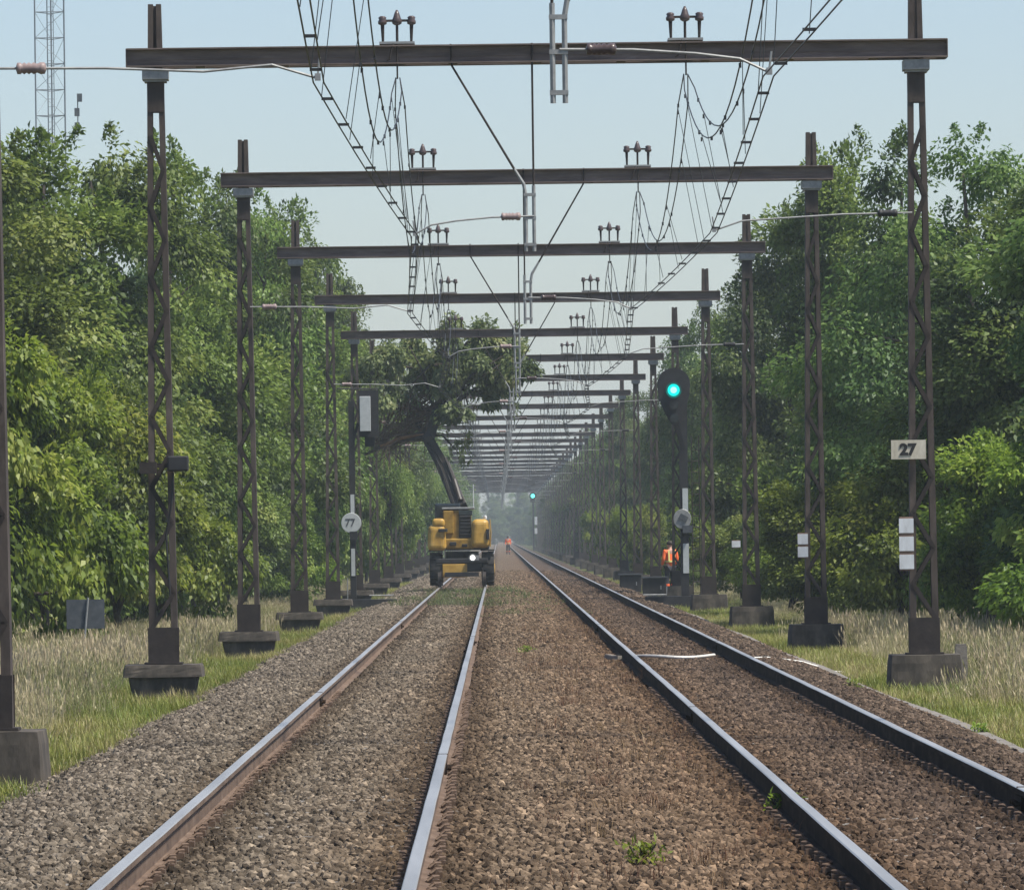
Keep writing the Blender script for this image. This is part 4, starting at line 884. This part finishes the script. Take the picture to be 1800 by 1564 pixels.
scatter('track_weeds', P, np.c_[np.zeros((n, 2)), RNG.uniform(0, 6.28, n)], np.r_[RNG.uniform(.2, 1.0, 260) ** 1.4 * 1.25, RNG.uniform(.3, .7, 120)], weed_t)
n = 200; x = np.clip(RNG.normal(.9, .45, n), .0, 1.65); y = RNG.uniform(34, 130, n)
brown_t = [proto('wisp', blades('wisp', 70 + i, 22, .03, .12, .14, .006, 1.6, WISP, (.5, .25))) for i in range(3)]
scatter('dry_wisps', np.c_[x, y, bz(x) + .03], np.c_[np.zeros((n, 2)), RNG.uniform(0, 6.28, n)], RNG.uniform(.5, 1.3, n), brown_t)
# white cable across the right track
m = MB(); d = 97; pts = []
for k in range(13):
    t_ = k / 12; u = 1112 + (1258 - 1112) * t_; x = W(u, 1155, d).x; pts.append((x, d + .8 - 3.2 * t_ * (1 - t_) - .2 * t_, -.125 + .012 * math.sin(t_ * 7)))
m.tube(pts, .022, 8); tag(link('cable', m.mesh('cable', CABLE)), 'white cable lying slackly across between the rails of the right track', 'cable')
m = MB(); m.tube([(3.45, 97.6, -.17), (3.9, 97.8, -.17), (4.4, 98, -.24), (4.9, 98.4, -.40), (5.3, 98.6, -.44)], .018, 6); tag(link('cable', m.mesh('cable', CABLE)), 'thin pale cable running from the right rail into the grass', 'cable')
# pale rags of stone by the third rail
m = MB()
for k in range(5): m.box((rnd.uniform(-.2, .2), rnd.uniform(-.5, .5), rnd.uniform(0, .05)), (rnd.uniform(.08, .16), .14, .05), rot=(0, rnd.uniform(-.4, .4), rnd.uniform(0, 3)))
tag(link('rubble', m.mesh('rubble', CONC2), loc=(1.52, 96.5, -.15)), kind='stuff')
# kerb of the cable trough on the right shoulder
m = MB(); y = 34
while y < 330: m.box((4.62 + .05 * math.sin(y * .21), y + .75, -.36), (.12, 1.46, .10), rot=(0, 0, rnd.uniform(-.01, .01))); y += 1.5
tag(link('trough_kerb', m.mesh('trough_kerb', CONC2)), kind='structure')
# dark boxes by the right track; the farther one is added for shade
for u, d, lab in ((1108, 232, 'low dark box added for ground shade, left of the worker in orange'), (1150, 214, 'low dark relay cabinet in front of the worker in orange')):
    p = W(u, 1000, d); t = thing('dark_box', lab, 'cabinet', (p.x, d, GZ), 0, 'relay cabinets')
    m = MB(); m.box((0, 0, .36), (.75, .5, .72)); bevel(link('housing', m.mesh('housing', BLACK), t), .02); m = MB(); m.box((0, -.02, .745), (.84, .6, .04)); link('lid', m.mesh('lid', SLATE), t)
    m = MB(); m.box((.2, -.265, .42), (.03, .03, .12)); link('handle', m.mesh('handle', GALV), t)

# ------------------------------------------------------------------ people
def skinned(name, pts, edges, mat, parent, root=0, sub=2):
    me = bpy.data.meshes.new(name); me.from_pydata([p[:3] for p in pts], edges, []); me.materials.append(mat); o = link(name, me, parent)
    md = o.modifiers.new('skin', 'SKIN'); md.use_smooth_shade = True
    for i, p in enumerate(pts): sv = me.skin_vertices[0].data[i]; rr = p[3] if isinstance(p[3], tuple) else (p[3], p[3]); sv.radius = rr; sv.use_root = i == root
    o.modifiers.new('sub', 'SUBSURF').levels = sub; o.modifiers['sub'].render_levels = sub; return o
def person(loc, rz, lab, rail=None):
    t = thing('person', lab, 'person', loc, rz)
    P = [(0, 0, .95, (.15, .11)), (0, 0, 1.15, (.13, .10)), (0, -.01, 1.36, (.16, .11)), (0, -.01, 1.50, .055), (0, .02, 1.58, .075), (0, .03, 1.68, (.075, .09)), (0, .02, 1.74, .05)]
    E = [(0, 1), (1, 2), (2, 3), (3, 4), (4, 5), (5, 6)]
    def add(p, par): P.append(p); E.append((par, len(P) - 1)); return len(P) - 1
    add((0, .125, 1.635, .014), 5)
    for sg in (-1, 1):
        add((sg * .085, .02, 1.65, .016), 5)
        s_ = add((sg * .19, -.01, 1.43, .06), 2); e = add((sg * .25, -.02, 1.15, .044), s_); w = add((sg * .22, .14, .96, .03), e); pm = add((sg * .215, .19, .91, (.034, .02)), w)
        for k, (dx, ln) in enumerate(((-.026, .065), (-.009, .078), (.009, .072), (.026, .056))):
            f1 = add((sg * .215 + dx, .215, .88, .009), pm); add((sg * .215 + dx, .215 + ln * .25, .88 - ln * .8, .008), f1)
        add((sg * .215 - sg * .045, .21, .915, .009), pm)
        h = add((sg * .09, 0, .90, .09), 0); k_ = add((sg * .11, .03, .50, .062), h); a = add((sg * .115, -.02, .09, .042), k_); add((sg * .13, .14, .045, .038), a)
    skinned('body', P, E, SKIN, t)
    J = [(0, 0, .88, (.17, .13)), (0, 0, 1.12, (.155, .125)), (0, -.01, 1.36, (.185, .13)), (0, -.01, 1.46, (.09, .08))]; EJ = [(0, 1), (1, 2), (2, 3)]
    for sg in (-1, 1):
        i = len(J); J += [(sg * .20, -.01, 1.43, .078), (sg * .255, -.02, 1.15, .062), (sg * .225, .125, .975, .05)]; EJ += [(2, i), (i, i + 1), (i + 1, i + 2)]
    j = skinned('jacket', J, EJ, ORANGE, t)
    m = MB(); m.lathe([(.172, 0), (.172, .06)], (0, 0, 1.06), n=20, squash=(1, .82)); link('reflective_band', m.mesh('reflective_band', LIME), j)
    m = MB(); m.bar((.10, -.142, 1.10), (.11, -.13, 1.46), .05, .012); m.bar((-.10, -.142, 1.10), (-.11, -.13, 1.46), .05, .012); link('shoulder_band', m.mesh('shoulder_band', LIME), j)
    T_ = [(0, 0, .93, (.155, .12))]; ET = []
    for sg in (-1, 1):
        i = len(T_); T_ += [(sg * .095, 0, .86, .105), (sg * .11, .03, .50, .08), (sg * .115, -.015, .12, .068)]; ET += [(0, i), (i, i + 1), (i + 1, i + 2)]
    tro = skinned('trousers', T_, ET, NAVY, t)
    m = MB()
    for sg in (-1, 1): m.lathe([(.080, 0), (.080, .08)], (sg * .115, .0, .27), n=14)
    link('leg_band', m.mesh('leg_band', ORANGE), tro)
    m = MB()
    for sg in (-1, 1): m.box((sg * .125, .05, .045), (.11, .29, .09), top=(.85, .9)); m.box((sg * .118, -.02, .12), (.11, .13, .12))
    bevel(link('boots', m.mesh('boots', BLACK), t), .02)
    m = MB(); m.lathe([(.092, 0), (.100, .04), (.09, .09), (.06, .125), (.01, .14)], (0, .015, 1.64), n=18, squash=(1, 1.12)); link('hair', smooth(m.mesh('hair', HAIR)), t)
    return t
p = W(1178, 1000, 222); person((p.x, 222, GZ + .12), R(25), 'worker in orange hi-vis jacket and dark trousers standing by the lit signal')
p = W(893, 950, 640); person((p.x, 640, -.12), R(180), 'tiny distant worker in orange standing between the tracks in the haze')

# ------------------------------------------------------------------ light, sky, haze
EL, AZ = R(60), R(114)      # sun elevation; azimuth from +Y (along the line) towards +X (right)
to_sun = Vector((math.cos(EL) * math.sin(AZ), math.cos(EL) * math.cos(AZ), math.sin(EL)))
sd = bpy.data.lights.new('sun', 'SUN'); sd.energy = 4.8; sd.angle = R(8); sd.color = (1, .94, .84)
so = bpy.data.objects.new('sun', sd); COL.objects.link(so); so.rotation_euler = to_sun.to_track_quat('Z', 'Y').to_euler(); so.location = (60, 100, 80)
w = bpy.data.worlds.new('World'); S.world = w; w.use_nodes = True; t = w.node_tree; t.nodes.clear()
out = t.nodes.new('ShaderNodeOutputWorld'); bg = t.nodes.new('ShaderNodeBackground'); sk = t.nodes.new('ShaderNodeTexSky')
sk.sky_type = 'NISHITA'; sk.sun_disc = False; sk.sun_elevation = EL; sk.sun_rotation = AZ; sk.air_density = 1.0; sk.dust_density = .9; sk.ozone_density = 3.0
bg.inputs[1].default_value = .105
tn = t.nodes.new('ShaderNodeMix'); tn.data_type = 'RGBA'; tn.blend_type = 'MULTIPLY'; tn.inputs[0].default_value = 1; tn.inputs[7].default_value = (.96, .94, .985, 1); t.links.new(sk.outputs[0], tn.inputs[6]); t.links.new(tn.outputs[2], bg.inputs[0]); t.links.new(bg.outputs[0], out.inputs[0])
HAZE = 0.00026
hb = MB(); hb.box((0, 1180, 22), (680, 2480, 50)); m_, t_, o_ = nt('haze_air')
pv = N(t_, 'ShaderNodeVolumePrincipled'); pv.inputs['Color'].default_value = (.80, .92, 1.0, 1); pv.inputs['Density'].default_value = HAZE; pv.inputs['Anisotropy'].default_value = .2
t_.links.new(pv.outputs[0], o_.inputs['Volume'])
if HAZE > 0: tag(link('haze', hb.mesh('haze', m_)), kind='stuff')

S.render.engine = 'CYCLES'
S.cycles.use_denoising = True
S.cycles.max_bounces = 8; S.cycles.diffuse_bounces = 3; S.cycles.transmission_bounces = 4; S.cycles.transparent_max_bounces = 4; S.cycles.volume_bounces = 1
S.view_settings.view_transform = 'Standard'; S.view_settings.look = 'None'; S.view_settings.exposure = .5; S.view_settings.gamma = 1
